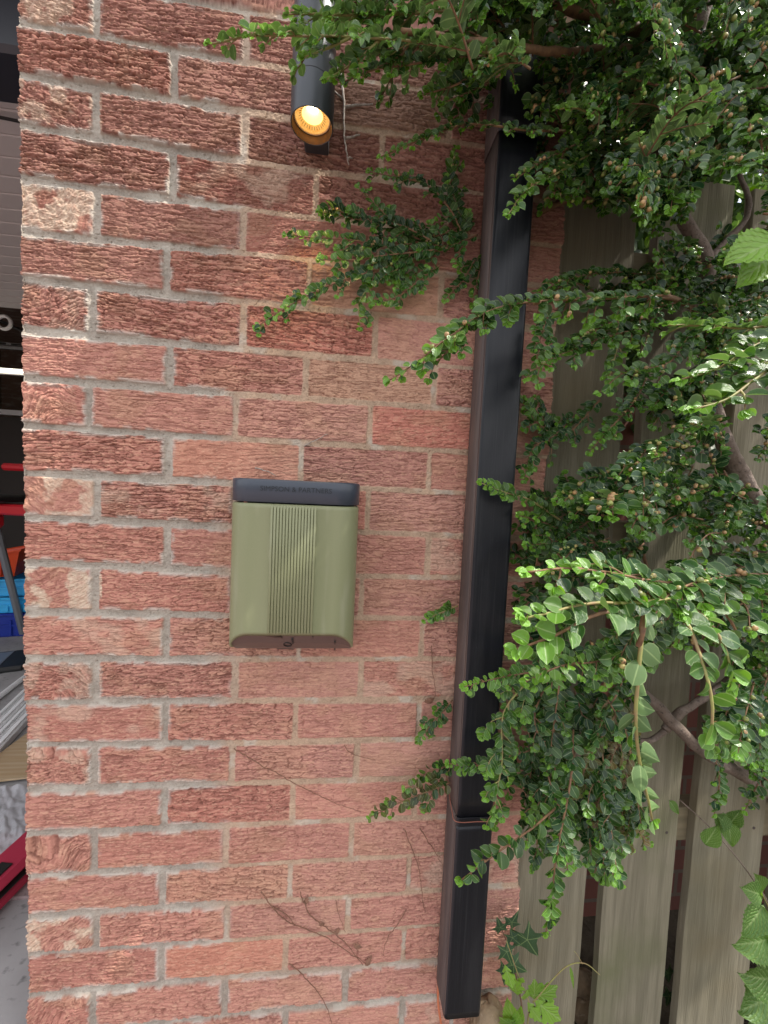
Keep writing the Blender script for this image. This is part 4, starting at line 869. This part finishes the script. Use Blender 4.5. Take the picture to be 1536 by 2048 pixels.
 ([(905,1400,-.02),(870,1440,-.03),(835,1482,-.02)], .0115, (0,-1,.3), .022, .4, 0, {}),
 ([(915,1212,-.015),(880,1226,-.02),(850,1242,-.02)], .0115, (0,-1,.3), .01, .8, 0, {}),
 ([(930,1540,-.02),(880,1535,-.03),(830,1560,-.03)], .0115, (0,-1,.3), .02, .4, 0, {}),
 # right lower
 ([(1450,1440,-.06),(1430,1500,-.09),(1440,1560,-.1),(1430,1628,-.1)], .0145, FR, .02, .2, 0, {'sp': .5}),
 ([(1560,1400,-.05),(1500,1440,-.08),(1470,1490,-.09)], .0135, FR, .035, .3, .0, {}),
 ([(1560,1500,-.05),(1520,1560,-.07),(1490,1620,-.07)], .0135, FR, .03, .2, .0, {}),
]
for row_ in hand:
    pts, L, n, sl_, yg, be, ex = row_
    F = Fol(); spray(F, A3(pts), L, n, r0=.0011+.05*L, slen=sl_, young=yg, berry=be, **ex)
    off(F.build(sh, twmat=m_twig if yg < .6 else m_twigg), sh)

def toimg(p):
    q = RM.T @ (np.asarray(p)-CAM); return (768+FPX*q[0]/-q[2], 1024-FPX*q[1]/-q[2]) if q[2] < -.02 else (-9999, -9999)
CLEAR = [[(1135,430),(1275,430),(1270,545),(1130,560)], [(1112,640),(1235,655),(1215,860),(1160,960),(1120,940)], [(1040,420),(1125,420),(1120,540),(1062,560)], [(1250,860),(1280,700),(1310,700),(1275,860)], [(1290,615),(1400,640),(1330,730),(1290,720)],
         [(1400,330),(1536,350),(1536,420),(1420,440)], [(1440,790),(1536,800),(1536,890),(1440,900)], [(1300,1090),(1380,1080),(1370,1130),(1310,1130)], [(1290,1380),(1420,1300),(1450,1440),(1340,1480)], [(1290,1500),(1540,1560),(1540,2048),(1290,2048)]]
def inpoly(x, y, P):
    c = False; n = len(P)
    for i in range(n):
        x1, y1 = P[i]; x2, y2 = P[(i+1) % n]
        if (y1 > y) != (y2 > y) and x < (x2-x1)*(y-y1)/(y2-y1)+x1: c = not c
    return c
zones = [
 # polygon, count, (Ynear, Yfar), leaf, spray length, direction (px), normal, young, berry, groups
 ([(1010,-80),(1620,-80),(1620,330),(1500,420),(1350,400),(1220,390),(1110,360),(1090,250),(1010,130)], 235, (-.20, .03), .0125, .13, (-1, .25), MID, .10, .25, 5),
 ([(700,-120),(1100,-120),(1100,170),(960,150),(860,120),(760,60)], 46, (-.24, -.05), .0122, .12, (-1, .2), (0,-.4,1), .25, .06, 2),
 ([(1400,100),(1620,100),(1620,420),(1480,440),(1400,330)], 30, (-.22, -.02), .0125, .10, (-.8, .6), MID, .12, .5, 2),
 ([(1120,470),(1160,420),(1300,400),(1400,470),(1600,430),(1600,620),(1400,600),(1330,640),(1260,560),(1180,600)], 20, (-.10, .02), .013, .10, (-1, .2), MID, .25, .30, 2),
 ([(1400,470),(1600,470),(1600,800),(1450,790),(1400,700)], 30, (-.18, .02), .0135, .10, (-1, .3), MID, .25, .30, 2),
 ([(1250,730),(1420,720),(1500,800),(1500,870),(1280,850),(1240,800)], 22, (-.10, .02), .013, .08, (-1, .3), MID, .15, .25, 2),
 ([(1250,880),(1620,800),(1620,1190),(1300,1180),(1210,1080),(1190,980)], 85, (-.20, .02), .0138, .10, (-1, .15), MID, .22, .5, 4),
 ([(1030,1030),(1180,980),(1250,1100),(1200,1210),(1040,1200)], 26, (-.08, .02), .0125, .09, (-.8, -.4), FR, .2, .06, 2),
 ([(1000,1180),(1300,1180),(1330,1300),(1250,1420),(1020,1400),(990,1300)], 44, (-.16, .0), .0128, .09, (-.8, .6), FR, .3, .05, 3),
 ([(1000,1370),(1240,1350),(1290,1480),(1290,1560),(1220,1640),(1060,1620),(1000,1520)], 50, (-.15, -.0), .0125, .10, (-.25, 1), FR, .2, .0, 3),
 ([(1280,1180),(1620,1180),(1620,1420),(1480,1400),(1400,1330)], 50, (-.22, .0), .0145, .10, (-.6, .8), FR, .2, .25, 3),
 ([(1370,1400),(1620,1380),(1620,1600),(1480,1560),(1400,1530)], 26, (-.09, .01), .0128, .08, (-.3, 1), FR, .15, .0, 2),
 ([(980,-80),(1620,-80),(1620,300),(1400,340),(1150,260),(1080,150)], 160, (.03, .30), .015, .14, (-1, .2), MID, .05, .1, 2),
 ([(1180,280),(1450,300),(1440,410),(1330,430),(1230,400),(1150,400)], 34, (-.13, .0), .0135, .09, (-1, .3), MID, .15, .35, 1),
 ([(1290,480),(1420,540),(1430,620),(1290,600)], 16, (-.10, .0), .0135, .08, (-1, .2), MID, .3, .3, 1),
 ([(1380,620),(1536,640),(1536,820),(1420,800)], 14, (-.12, .0), .0135, .08, (-1, .4), MID, .3, .3, 1),
 ([(1150,1540),(1330,1500),(1320,1620),(1260,1660)], 12, (-.12, -.04), .0125, .08, (0, 1), FR, .1, .0, 1),
 ([(640,430),(900,420),(950,480),(900,540),(780,560),(680,540)], 2, (-.035, -.012), .012, .055, (-1, .2), (0,-1,.2), .25, .12, 2),
]
for poly, cnt, (ya, yb), L, sl_, dr_, nv, yg, be, grp in zones:
    xs = [p_[0] for p_ in poly]; ys = [p_[1] for p_ in poly]; Fs = [Fol() for _ in range(grp)]; k = 0
    while k < cnt:
        x = rng.uniform(min(xs), max(xs)); y = rng.uniform(min(ys), max(ys))
        if not inpoly(x, y, poly): continue
        Y = rng.uniform(ya, yb); p0 = at(x, y, Y)
        d = np.array([dr_[0]+rng.randn()*.45, -.35+rng.randn()*.35, -dr_[1]+rng.randn()*.4]); d = nrm(d); l = sl_*rng.uniform(.55, 1.2)
        p1 = p0+d*l*.5; p2 = p0+nrm(d+G*.35)*l
        if any(inpoly(*toimg(q_), c_) for q_ in (p0, p1, p2) for c_ in CLEAR): k += .25; continue
        if p2[0] < .80 and yb < .1 and poly[0][0] > 990 and p2[2] < 1.6: k += 1; continue
        p2[1] = min(p2[1], .02) if yb < .1 else p2[1]; p1[1] = min(p1[1], .02) if yb < .1 else p1[1]
        n = nrm(np.array(nv)+rng.randn(3)*.35)
        spray(Fs[int((x-min(xs))/(max(xs)-min(xs)+1)*grp)], [p0, p1, p2], 1.17*L*rng.uniform(.85, 1.12), n, .0014, l*.42, 3, yg*rng.uniform(.3, 1.6), be, tipy=rng.uniform(.2, .75)); k += 1
    for F in Fs: off(F.build(sh), sh)
# unseen crown added above the frame to shade the right half of the wall
Fs = [Fol() for _ in range(6)]
for k in range(330):
    p0 = np.array([rng.uniform(.86, 2.9), rng.uniform(-.50, .12), rng.uniform(1.9, 2.4)])
    if p0[0] < .78 and p0[1] > -.05: continue
    if p0[0] < .9 and p0[2] > 2.15: continue
    d = nrm(np.array([-.6, -.3, .1])+rng.randn(3)*.5); l = rng.uniform(.1, .2)
    spray(Fs[min(5, int((p0[0]-.86)/2.05*6))], [p0, p0+d*l*.5, p0+nrm(d+G*.3)*l], .022, nrm(np.array([0, -.3, 1])+rng.randn(3)*.4), .0016, l*.45, 3, .3, .1)
for F in Fs: off(F.build(sh), sh)

def seen(p):
    q = RM.T @ (np.asarray(p)-CAM)
    return q[2] < 0 and abs(q[0]/q[2])*FPX < 760 and abs(q[1]/q[2])*FPX < 1016
_cand = sorted([(float(np.linalg.norm(np.asarray(b_[0])-CAM))/b_[2], i) for i, (b_, br) in enumerate(BER) if seen(b_[0])])
_near = set(i for _, i in _cand[:100])
for i in _near:
    b_, br = BER[i]; berries_mesh(np.array([b_[0]]), np.array([b_[1]]), np.array([b_[2]]), br).name = 'berry'
_rest = [b_ for i, (b_, br) in enumerate(BER) if i not in _near]
_o = off(berries_mesh(np.array([b_[0] for b_ in _rest]), np.array([b_[1] for b_ in _rest]), np.array([b_[2] for b_ in _rest]), sh), sh); _o['kind'] = 'stuff'

def limb(name, pts, r0, r1, mat=m_bark, seed=0, n=10):
    P = curve([np.asarray(p_) for p_ in pts], .012); k = len(P); rs = np.random.RandomState(seed); P = P+np.cumsum(rs.randn(k, 3)*.0007, 0)
    rad = np.linspace(r0, r1, k)*(1+.12*(vn(np.arange(k)*.35, np.zeros(k), seed)-.5)*2); b = MB(); b.tube(P, rad, n); return off(b.build(name, mat, sh, smooth=True), sh)
limb('trunk', [(2.05, -.05, -.22), at(1800, 1500, -.02), at(1600, 1150, -.02), at(1440, 870, -.02), at(1425, 640, -.03), at(1418, 520, -.05), at(1370, 420, -.04), at(1330, 300, -.02), at(1390, 140, -.02), at(1440, -40, -.02)], .024, .009, seed=1)
limb('limb', A3([(1620, 1640, -.0), (1500, 1555, -.02), (1395, 1495, -.05), (1340, 1440, -.06), (1290, 1390, -.05), (1220, 1350, -.03)]), .013, .009, seed=2)
limb('limb', A3([(1330, 1460, -.05), (1360, 1425, -.04), (1420, 1385, -.02), (1480, 1330, -.0)]), .008, .006, seed=3)
limb('limb', A3([(1340, 1450, -.04), (1300, 1480, -.05), (1240, 1470, -.05)]), .006, .003, seed=4)
limb('limb', A3([(1330, 300, -.02), (1250, 380, -.03), (1130, 405, -.01), (1072, 430, -.005)]), .006, .0045, m_twig, seed=5)
limb('limb', A3([(1400, 120, -.03), (1260, 60, -.08), (1150, 20, -.12), (1050, -20, -.15)]), .010, .006, m_twig, seed=6)
limb('limb', A3([(1260, 100, -.08), (1100, 115, -.15), (960, 100, -.20), (800, 80, -.235)]), .006, .0028, m_twig, seed=7)
limb('limb', A3([(1425, 640, -.03), (1340, 600, -.10), (1230, 598, -.18), (1080, 603, -.22)]), .005, .002, m_twig, seed=8)
limb('limb', A3([(1430, 850, -.02), (1320, 1000, -.03), (1290, 1080, -.02), (1310, 1180, -.01)]), .005, .003, m_twig, seed=9)
limb('limb', A3([(1620, 1060, -.10), (1536, 1090, -.08), (1490, 1120, -.06), (1440, 1160, -.05)]), .007, .005, seed=10)
limb('limb', A3([(1600, 1150, -.25), (1450, 1165, -.33), (1340, 1195, -.375), (1290, 1217, -.39)]), .005, .0032, m_twig, seed=11)
limb('limb', A3([(1292, 1214, -.39), (1288, 1250, -.40), (1280, 1290, -.40)]), .0028, .0024, m_twig, seed=12)
limb('limb', A3([(1420, 520, -.04), (1500, 420, -.03), (1480, 330, -.0), (1510, 200, .0)]), .006, .003, seed=13)

# ------------------------------------------------------------------ other plants
def big_leaf(P, A, N, L, W, serr=.06, nser=11, cup=.15, pleat=.0, tip=1.0, shape='ovate'):
    """serrated leaf as a grid; returns verts, uv, faces"""
    A = nrm(np.array(A, float)); N = np.array(N, float); B = nrm(np.cross(N, A)); N = np.cross(A, B)
    nt, ns = nser*4, 4; t = np.linspace(0, 1, nt+1)
    if shape == 'ovate': wv = np.sin(np.pi*t**.72)**.85*(1-.25*t)
    elif shape == 'lance': wv = np.sin(np.pi*t**.9)**1.1
    else: wv = np.sin(np.pi*t**.72)*(1+.35*np.sign(np.sin(t*9)))*.8
    saw = 1-((t*nser) % 1.0)*serr*3
    wv = wv*saw*W*.5; s_ = np.linspace(-1, 1, 2*ns+1)
    T, Sg = np.meshgrid(t, s_, indexing='ij'); w_ = wv[:, None]*Sg
    fwd = T*L-np.abs(Sg)*0+np.abs(Sg)*L*.05
    z = np.abs(Sg)*W*cup-cup*1.6*L*(T-.4)**2+pleat*W*np.sin((T*L*1.0-np.abs(w_)*.55)/L*22*2)*np.abs(Sg)
    V = np.array(P)+fwd[..., None]*A+w_[..., None]*B+z[..., None]*N; m = 2*ns+1
    i = np.arange(nt)[:, None]*m; j = np.arange(m-1)[None]
    return V.reshape(-1, 3), np.stack([Sg, T], -1).reshape(-1, 2), np.stack([i+m+j, i+m+j+1, i+j+1, i+j], -1).reshape(-1, 4)
def lobed_leaf(P, A, N, L, outline_, cup=.08):
    """leaf from a star-shaped outline around the stalk point"""
    A = nrm(np.array(A, float)); N = np.array(N, float); B = nrm(np.cross(N, A)); N = np.cross(A, B)
    O = np.array(outline_, float); c = np.array([.22, 0.]); rings = [0, .35, .7, 1.]; V = []; UVs = []
    for k in rings:
        q = c+(O-c)*k
        for x, y in q:
            d_ = math.hypot(x-c[0], y-c[1]); zz_ = -cup*d_*d_*2+.05*abs(math.sin(math.atan2(y, x-c[0])*2.5))*d_
            V.append(np.array(P)+L*(x*A+y*B+zz_*N)); UVs.append((math.sin(math.atan2(y, x-c[0])*2.5)*min(1, k+.1), x))
    m = len(O); F = []
    for r in range(3):
        for i in range(m): F.append((r*m+i, r*m+(i+1) % m, (r+1)*m+(i+1) % m, (r+1)*m+i))
    return np.array(V), np.array(UVs), np.array(F)
def leafpart(name, geo, mat, parent, tint, smooth=True, solid=False):
    V, UV_, F = geo; return off(npmesh(name, V, [F], mat, parent, smooth, col=np.tile(np.array(tint, float), (len(V), 1)), uv=UV_), parent)
def stem(parent, pts, r0, r1=None, mat=m_twigg, name='stem'):
    P = curve([np.asarray(p_) for p_ in pts], .006); b = MB(); b.tube(P, np.linspace(r0, r1 or r0, len(P)), 6); return off(b.build(name, mat, parent, smooth=True), parent)
# broad serrated leaf hanging in at the right edge
hz = empty('hazel_sprig', 'bright green serrated leaf hanging in at the right edge above trunk', 'leaf sprig', tuple(at(1600, 520, -.25)))
pa = at(1590, 462, -.27); pb = at(1462, 548, -.27)
leafpart('leaf', big_leaf(at(1560, 478, -.27), at(1410, 545, -.28)-at(1560, 478, -.27), (.15, -.8, .5), .082, .058, .05, 12, .10, .012), m_weed, hz, (.75, .6, 0))
leafpart('leaf', big_leaf(at(1550, 500, -.26), at(1448, 600, -.27)-at(1550, 500, -.26), (-.2, -.9, .2), .072, .05, .05, 12, .10, .012), m_weed, hz, (.65, .45, 0))
stem(hz, A3([(1560, 480, -.265), (1600, 465, -.26), (1680, 420, -.24)]), .0012)
# bramble down the right side
bb_ = empty('bramble', 'mid green bramble with serrated leaves down the right edge of fence', 'bramble', tuple(at(1540, 2040, -.02)))
stem(bb_, A3([(1360, 1600, -.01), (1430, 1665, -.02), (1500, 1750, -.03), (1545, 1830, -.04), (1560, 1950, -.04), (1560, 2100, -.02)]), .0012, .0022, m_bark)
stem(bb_, A3([(1545, 1830, -.04), (1525, 1790, -.05), (1510, 1765, -.05)]), .001)
BL = [((1432, 1690), (1480, 1630), .040, .03, .5, -.05), ((1475, 1650), (1435, 1600), .032, .026, .35, -.05), ((1480, 1650), (1520, 1610), .034, .026, .4, -.04), ((1478, 1640), (1495, 1700), .038, .03, .55, -.05), ((1470, 1625), (1455, 1710), .032, .028, .45, -.05), ((1360, 1600), (1395, 1640), .024, .016, .55, -.03),
      ((1545, 1790), (1470, 1760), .050, .038, .4, -.06), ((1545, 1780), (1530, 1725), .042, .034, .5, -.05), ((1550, 1810), (1500, 1890), .060, .045, .35, -.06), ((1560, 1880), (1450, 1900), .072, .055, .5, -.06), ((1560, 1860), (1500, 1910), .05, .04, .4, -.05),
      ((1570, 1960), (1470, 1945), .075, .06, .45, -.07), ((1570, 1990), (1480, 2040), .072, .06, .4, -.07), ((1560, 2060), (1470, 2070), .07, .055, .3, -.05), ((1540, 1930), (1530, 2010), .06, .05, .45, -.05)]
for (pa_, pb_, L, W, tn_, Y) in BL:
    a = at(pa_[0]-22, pa_[1], Y); b2 = at(pb_[0]-30, pb_[1], Y-.01); leafpart('leaf', big_leaf(a, b2-a, np.array([-.25, -.85, .45])+rng.randn(3)*.15, L*1.15, W*1.25, .055, 11, .12, .012), m_bram, bb_, (tn_, rng.uniform(.3, .75), 0))
# ivy at pipe foot
IV = [(-.02, 0), (-.14, .16), (-.30, .34), (-.08, .30), (.10, .34), (.30, .58), (.34, .30), (.45, .20), (.70, .13), (1.0, 0), (.70, -.13), (.45, -.20), (.34, -.30), (.30, -.58), (.10, -.34), (-.08, -.30), (-.30, -.34), (-.14, -.16)]
iv = empty('ivy', 'dark ivy sprig with star-shaped leaves where brick meets first fence board', 'ivy', tuple(at(1000, 2040, -.02)))
stem(iv, A3([(998, 1845, -.01), (1012, 1880, -.02), (1025, 1920, -.02), (1040, 1990, -.02), (1050, 2060, -.02)]), .0011, .0013, m_dead)
for (c_, e_, L, tn_) in [((1048, 1868), (1085, 1932), .066, .25), ((1003, 1860), (990, 1825), .034, .1), ((1020, 1850), (1045, 1815), .036, .15), ((1010, 1895), (1022, 1925), .040, .2), ((1020, 1925), (1045, 1940), .042, .3), ((1012, 1935), (1010, 1965), .036, .15), ((1020, 1870), (1035, 1885), .030, .1),
                         ((948, 1992), (965, 1975), .028, .4), ((1335, 1940), (1345, 2000), .04, .3), ((1340, 1985), (1332, 2030), .04, .2)]:
    Yv = -.03 if c_[0] < 1200 else YF+.05
    a = at(*c_, Yv); b2 = at(*e_, Yv-.005); leafpart('leaf', lobed_leaf(a, b2-a, np.array([-.1, -1, .15])+rng.randn(3)*.2, L*.9, IV), m_ivy, iv, (tn_, .5, 0))
# green weed
WL = [(-.02, 0), (.10, .10), (.25, .26), (.36, .20), (.42, .36), (.56, .34), (.58, .24), (.76, .28), (.80, .14), (1.0, .03), (1.0, -.03), (.80, -.14), (.76, -.28), (.58, -.24), (.56, -.34), (.42, -.36), (.36, -.20), (.25, -.26), (.10, -.10)]
wd_ = empty('herb_weed', 'light green weed with toothed lobed leaves growing below the ivy', 'weed', tuple(at(1055, 2060, -.04)))
stem(wd_, A3([(1052, 2075, -.04), (1056, 2040, -.045), (1058, 2005, -.05), (1040, 1960, -.05), (1012, 1880, -.04)]), .0014, .0008)
stem(wd_, A3([(1066, 2005, -.05), (1100, 1965, -.055), (1135, 1932, -.055), (1170, 1927, -.05), (1200, 1950, -.05)]), .0013, .0007)
stem(wd_, A3([(1165, 1928, -.05), (1155, 1910, -.05), (1148, 1902, -.05)]), .0007, .0005)
for (c_, e_, L, tn_, kind) in [((1068, 1998), (1072, 1945), .045, .5, 0), ((1070, 1995), (1120, 1975), .048, .5, 0), ((1070, 2002), (1115, 2038), .056, .7, 0), ((1035, 1990), (1015, 1930), .05, .6, 0), ((1048, 2000), (1060, 1978), .028, .75, 0), ((1055, 2005), (1075, 2035), .032, .8, 0), ((1030, 2050), (1008, 1975), .07, .45, 1), ((1030, 2050), (1045, 2005), .05, .5, 1),
                            ((1030, 2050), (995, 2040), .045, .4, 0), ((1010, 1930), (1022, 1970), .034, .7, 0), ((1140, 1932), (1150, 1990), .034, .55, 2), ((1038, 1965), (1050, 1955), .02, .8, 0)]:
    a = at(*c_, -.05); b2 = at(*e_, -.062); nv = np.array([-.1, -1, .4])+rng.randn(3)*.2
    gm = lobed_leaf(a, b2-a, nv, L, WL) if kind == 0 else big_leaf(a, b2-a, nv, L, L*(.55 if kind == 1 else .22), .05, 9, .1)
    leafpart('leaf', gm, m_weed, wd_, (tn_, rng.uniform(.4, .7), 0))
# dry stems on the wall
def dry(label, lines, mat=m_dead, r=.0012, bits=()):
    b = MB()
    for ln in lines:
        P = curve([at(x, y, -.004) for x, y in ln], .006); k = len(P); P = P+rng.randn(k, 3)*.0006; P[:, 1] = -.0035-.006*vn(np.arange(k)*.22, np.zeros(k), int(ln[0][0]) % 7); b.tube(P, np.linspace(r*.85, r*.4, k), 5)
    o = b.build('dry_stem', mat, smooth=True, fix=False)
    tag(o, label, 'dry stem', 'dead climber stems on the bricks')
    for (x, y, s_) in bits:
        p0 = at(x, y, -.006); V, UV_, F = lobed_leaf(p0, (rng.randn(), -.3, rng.randn()), (rng.randn()*.4, -1, .2), s_, WL, .5); npmesh('dead_leaf', V, [F], bpy.data.materials['dry_stem'], o, True, col=None, uv=UV_)
    return o
dry('pale grey forked dead stem hanging beside the spotlight', [[(676, 130), (686, 180), (688, 230), (690, 280), (697, 332)], [(688, 215), (712, 212), (745, 211)], [(690, 278), (705, 275), (720, 272)], [(686, 200), (675, 190), (668, 186)], [(696, 322), (702, 318), (706, 322)]], m_deadg, .0028)
dry('short pale twig stuck above the charger, right of its middle', [[(608, 892), (632, 880), (655, 868)]], m_deadg, .0012)
dry('short pale twig resting just above charger top band', [[(512, 936), (532, 942), (552, 951)]], m_deadg, .0014)
dry('long thin red-brown runner crossing bricks below the charger', [[(468, 1498), (530, 1533), (600, 1570), (660, 1600), (722, 1620)]], m_dead, .0011)
dry('thin upright dry stem with withered tuft left of the pipe', [[(862, 1290), (864, 1340), (870, 1380), (866, 1402)]], m_dead, .0011, [(868, 1395, .02)])
dry('long forked brown stem with dead leaf bits low on wall', [[(522, 1782), (545, 1810), (580, 1845), (640, 1868), (690, 1895), (735, 1930)], [(545, 1815), (575, 1830), (590, 1850)], [(600, 1780), (622, 1830), (660, 1860), (700, 1895), (725, 1925)]], m_dead, .0014, [(610, 1810, .014), (638, 1848, .012), (706, 1888, .016), (730, 1932, .016), (668, 1868, .012)])
dry('thin brown stem running down to bottom edge, left of middle', [[(578, 1925), (610, 1950), (640, 1990), (660, 2030), (670, 2070)]], m_dead, .0012)
dry('wiry curved brown stem between low mortar joints near pipe', [[(808, 1655), (822, 1690), (838, 1740), (845, 1800), (850, 1825)], [(840, 1655), (862, 1690), (880, 1720)]], m_dead, .0012)
dry('short hooked pale stem left of the wiry curved one', [[(812, 1820), (790, 1850), (770, 1885), (766, 1905)]], m_dead, .0012)
dry('short straight dry stem on lower bricks above dead leaves', [[(672, 1800), (680, 1830), (690, 1862)]], m_dead, .0009)
dry('tiny dry runner just above the long red-brown runner', [[(688, 1490), (700, 1505), (722, 1512), (752, 1518)]], m_dead, .0009)
# small whitish shells / paint flecks are part of the bricks

# ------------------------------------------------------------------ trees beyond the fence
def tree(x, y, h, rad, label, seed, cnt):
    t = empty('garden_tree', label, 'tree', (x, y, 0), group='trees beyond the fence'); rs = np.random.RandomState(seed)
    b = MB(); b.tube(curve([np.array([0, 0, 0]), np.array([.03, 0, h*.4]), np.array([-.02, .02, h*.8])], .1), np.linspace(.05, .02, len(curve([np.array([0, 0, 0]), np.array([.03, 0, h*.4]), np.array([-.02, .02, h*.8])], .1))), 8)
    for k in range(9):
        a = rs.uniform(0, 6.28); z0 = h*rs.uniform(.3, .7); b.tube(np.array([[0, 0, z0], [rad*.4*math.cos(a), rad*.4*math.sin(a), z0+.2], [rad*.8*math.cos(a), rad*.8*math.sin(a), z0+.35]]), [.018, .012, .005], 6)
    b.build('trunk', m_bark, t, smooth=True)
    cc = rs.randn(26, 3)*np.array([rad*.5, rad*.5, h*.2])+[0, 0, h*.65]; P = cc[rs.randint(0, 26, cnt)]+rs.randn(cnt, 3)*rad*.2
    A = rs.randn(cnt, 3)+[0, 0, -.5]; N = rs.randn(cnt, 3)*.6+[0, 0, 1]; Cc = np.stack([rs.uniform(0, 1, cnt), rs.uniform(.1, .9, cnt), np.zeros(cnt)], 1)
    leaves_mesh(P, A, N, rs.uniform(.03, .06, cnt), Cc, m_tree, 'crown', t)
tree(1.75, .75, 2.6, .55, 'bushy green tree close behind fence, seen through upper right gaps', 1, 9000)
tree(2.9, 1.5, 3.6, .9, 'taller green tree further back at far right beyond fence', 2, 4500)
tree(1.2, 2.0, 3.4, .8, 'green tree standing back behind the pier, above the shrub', 3, 4500)
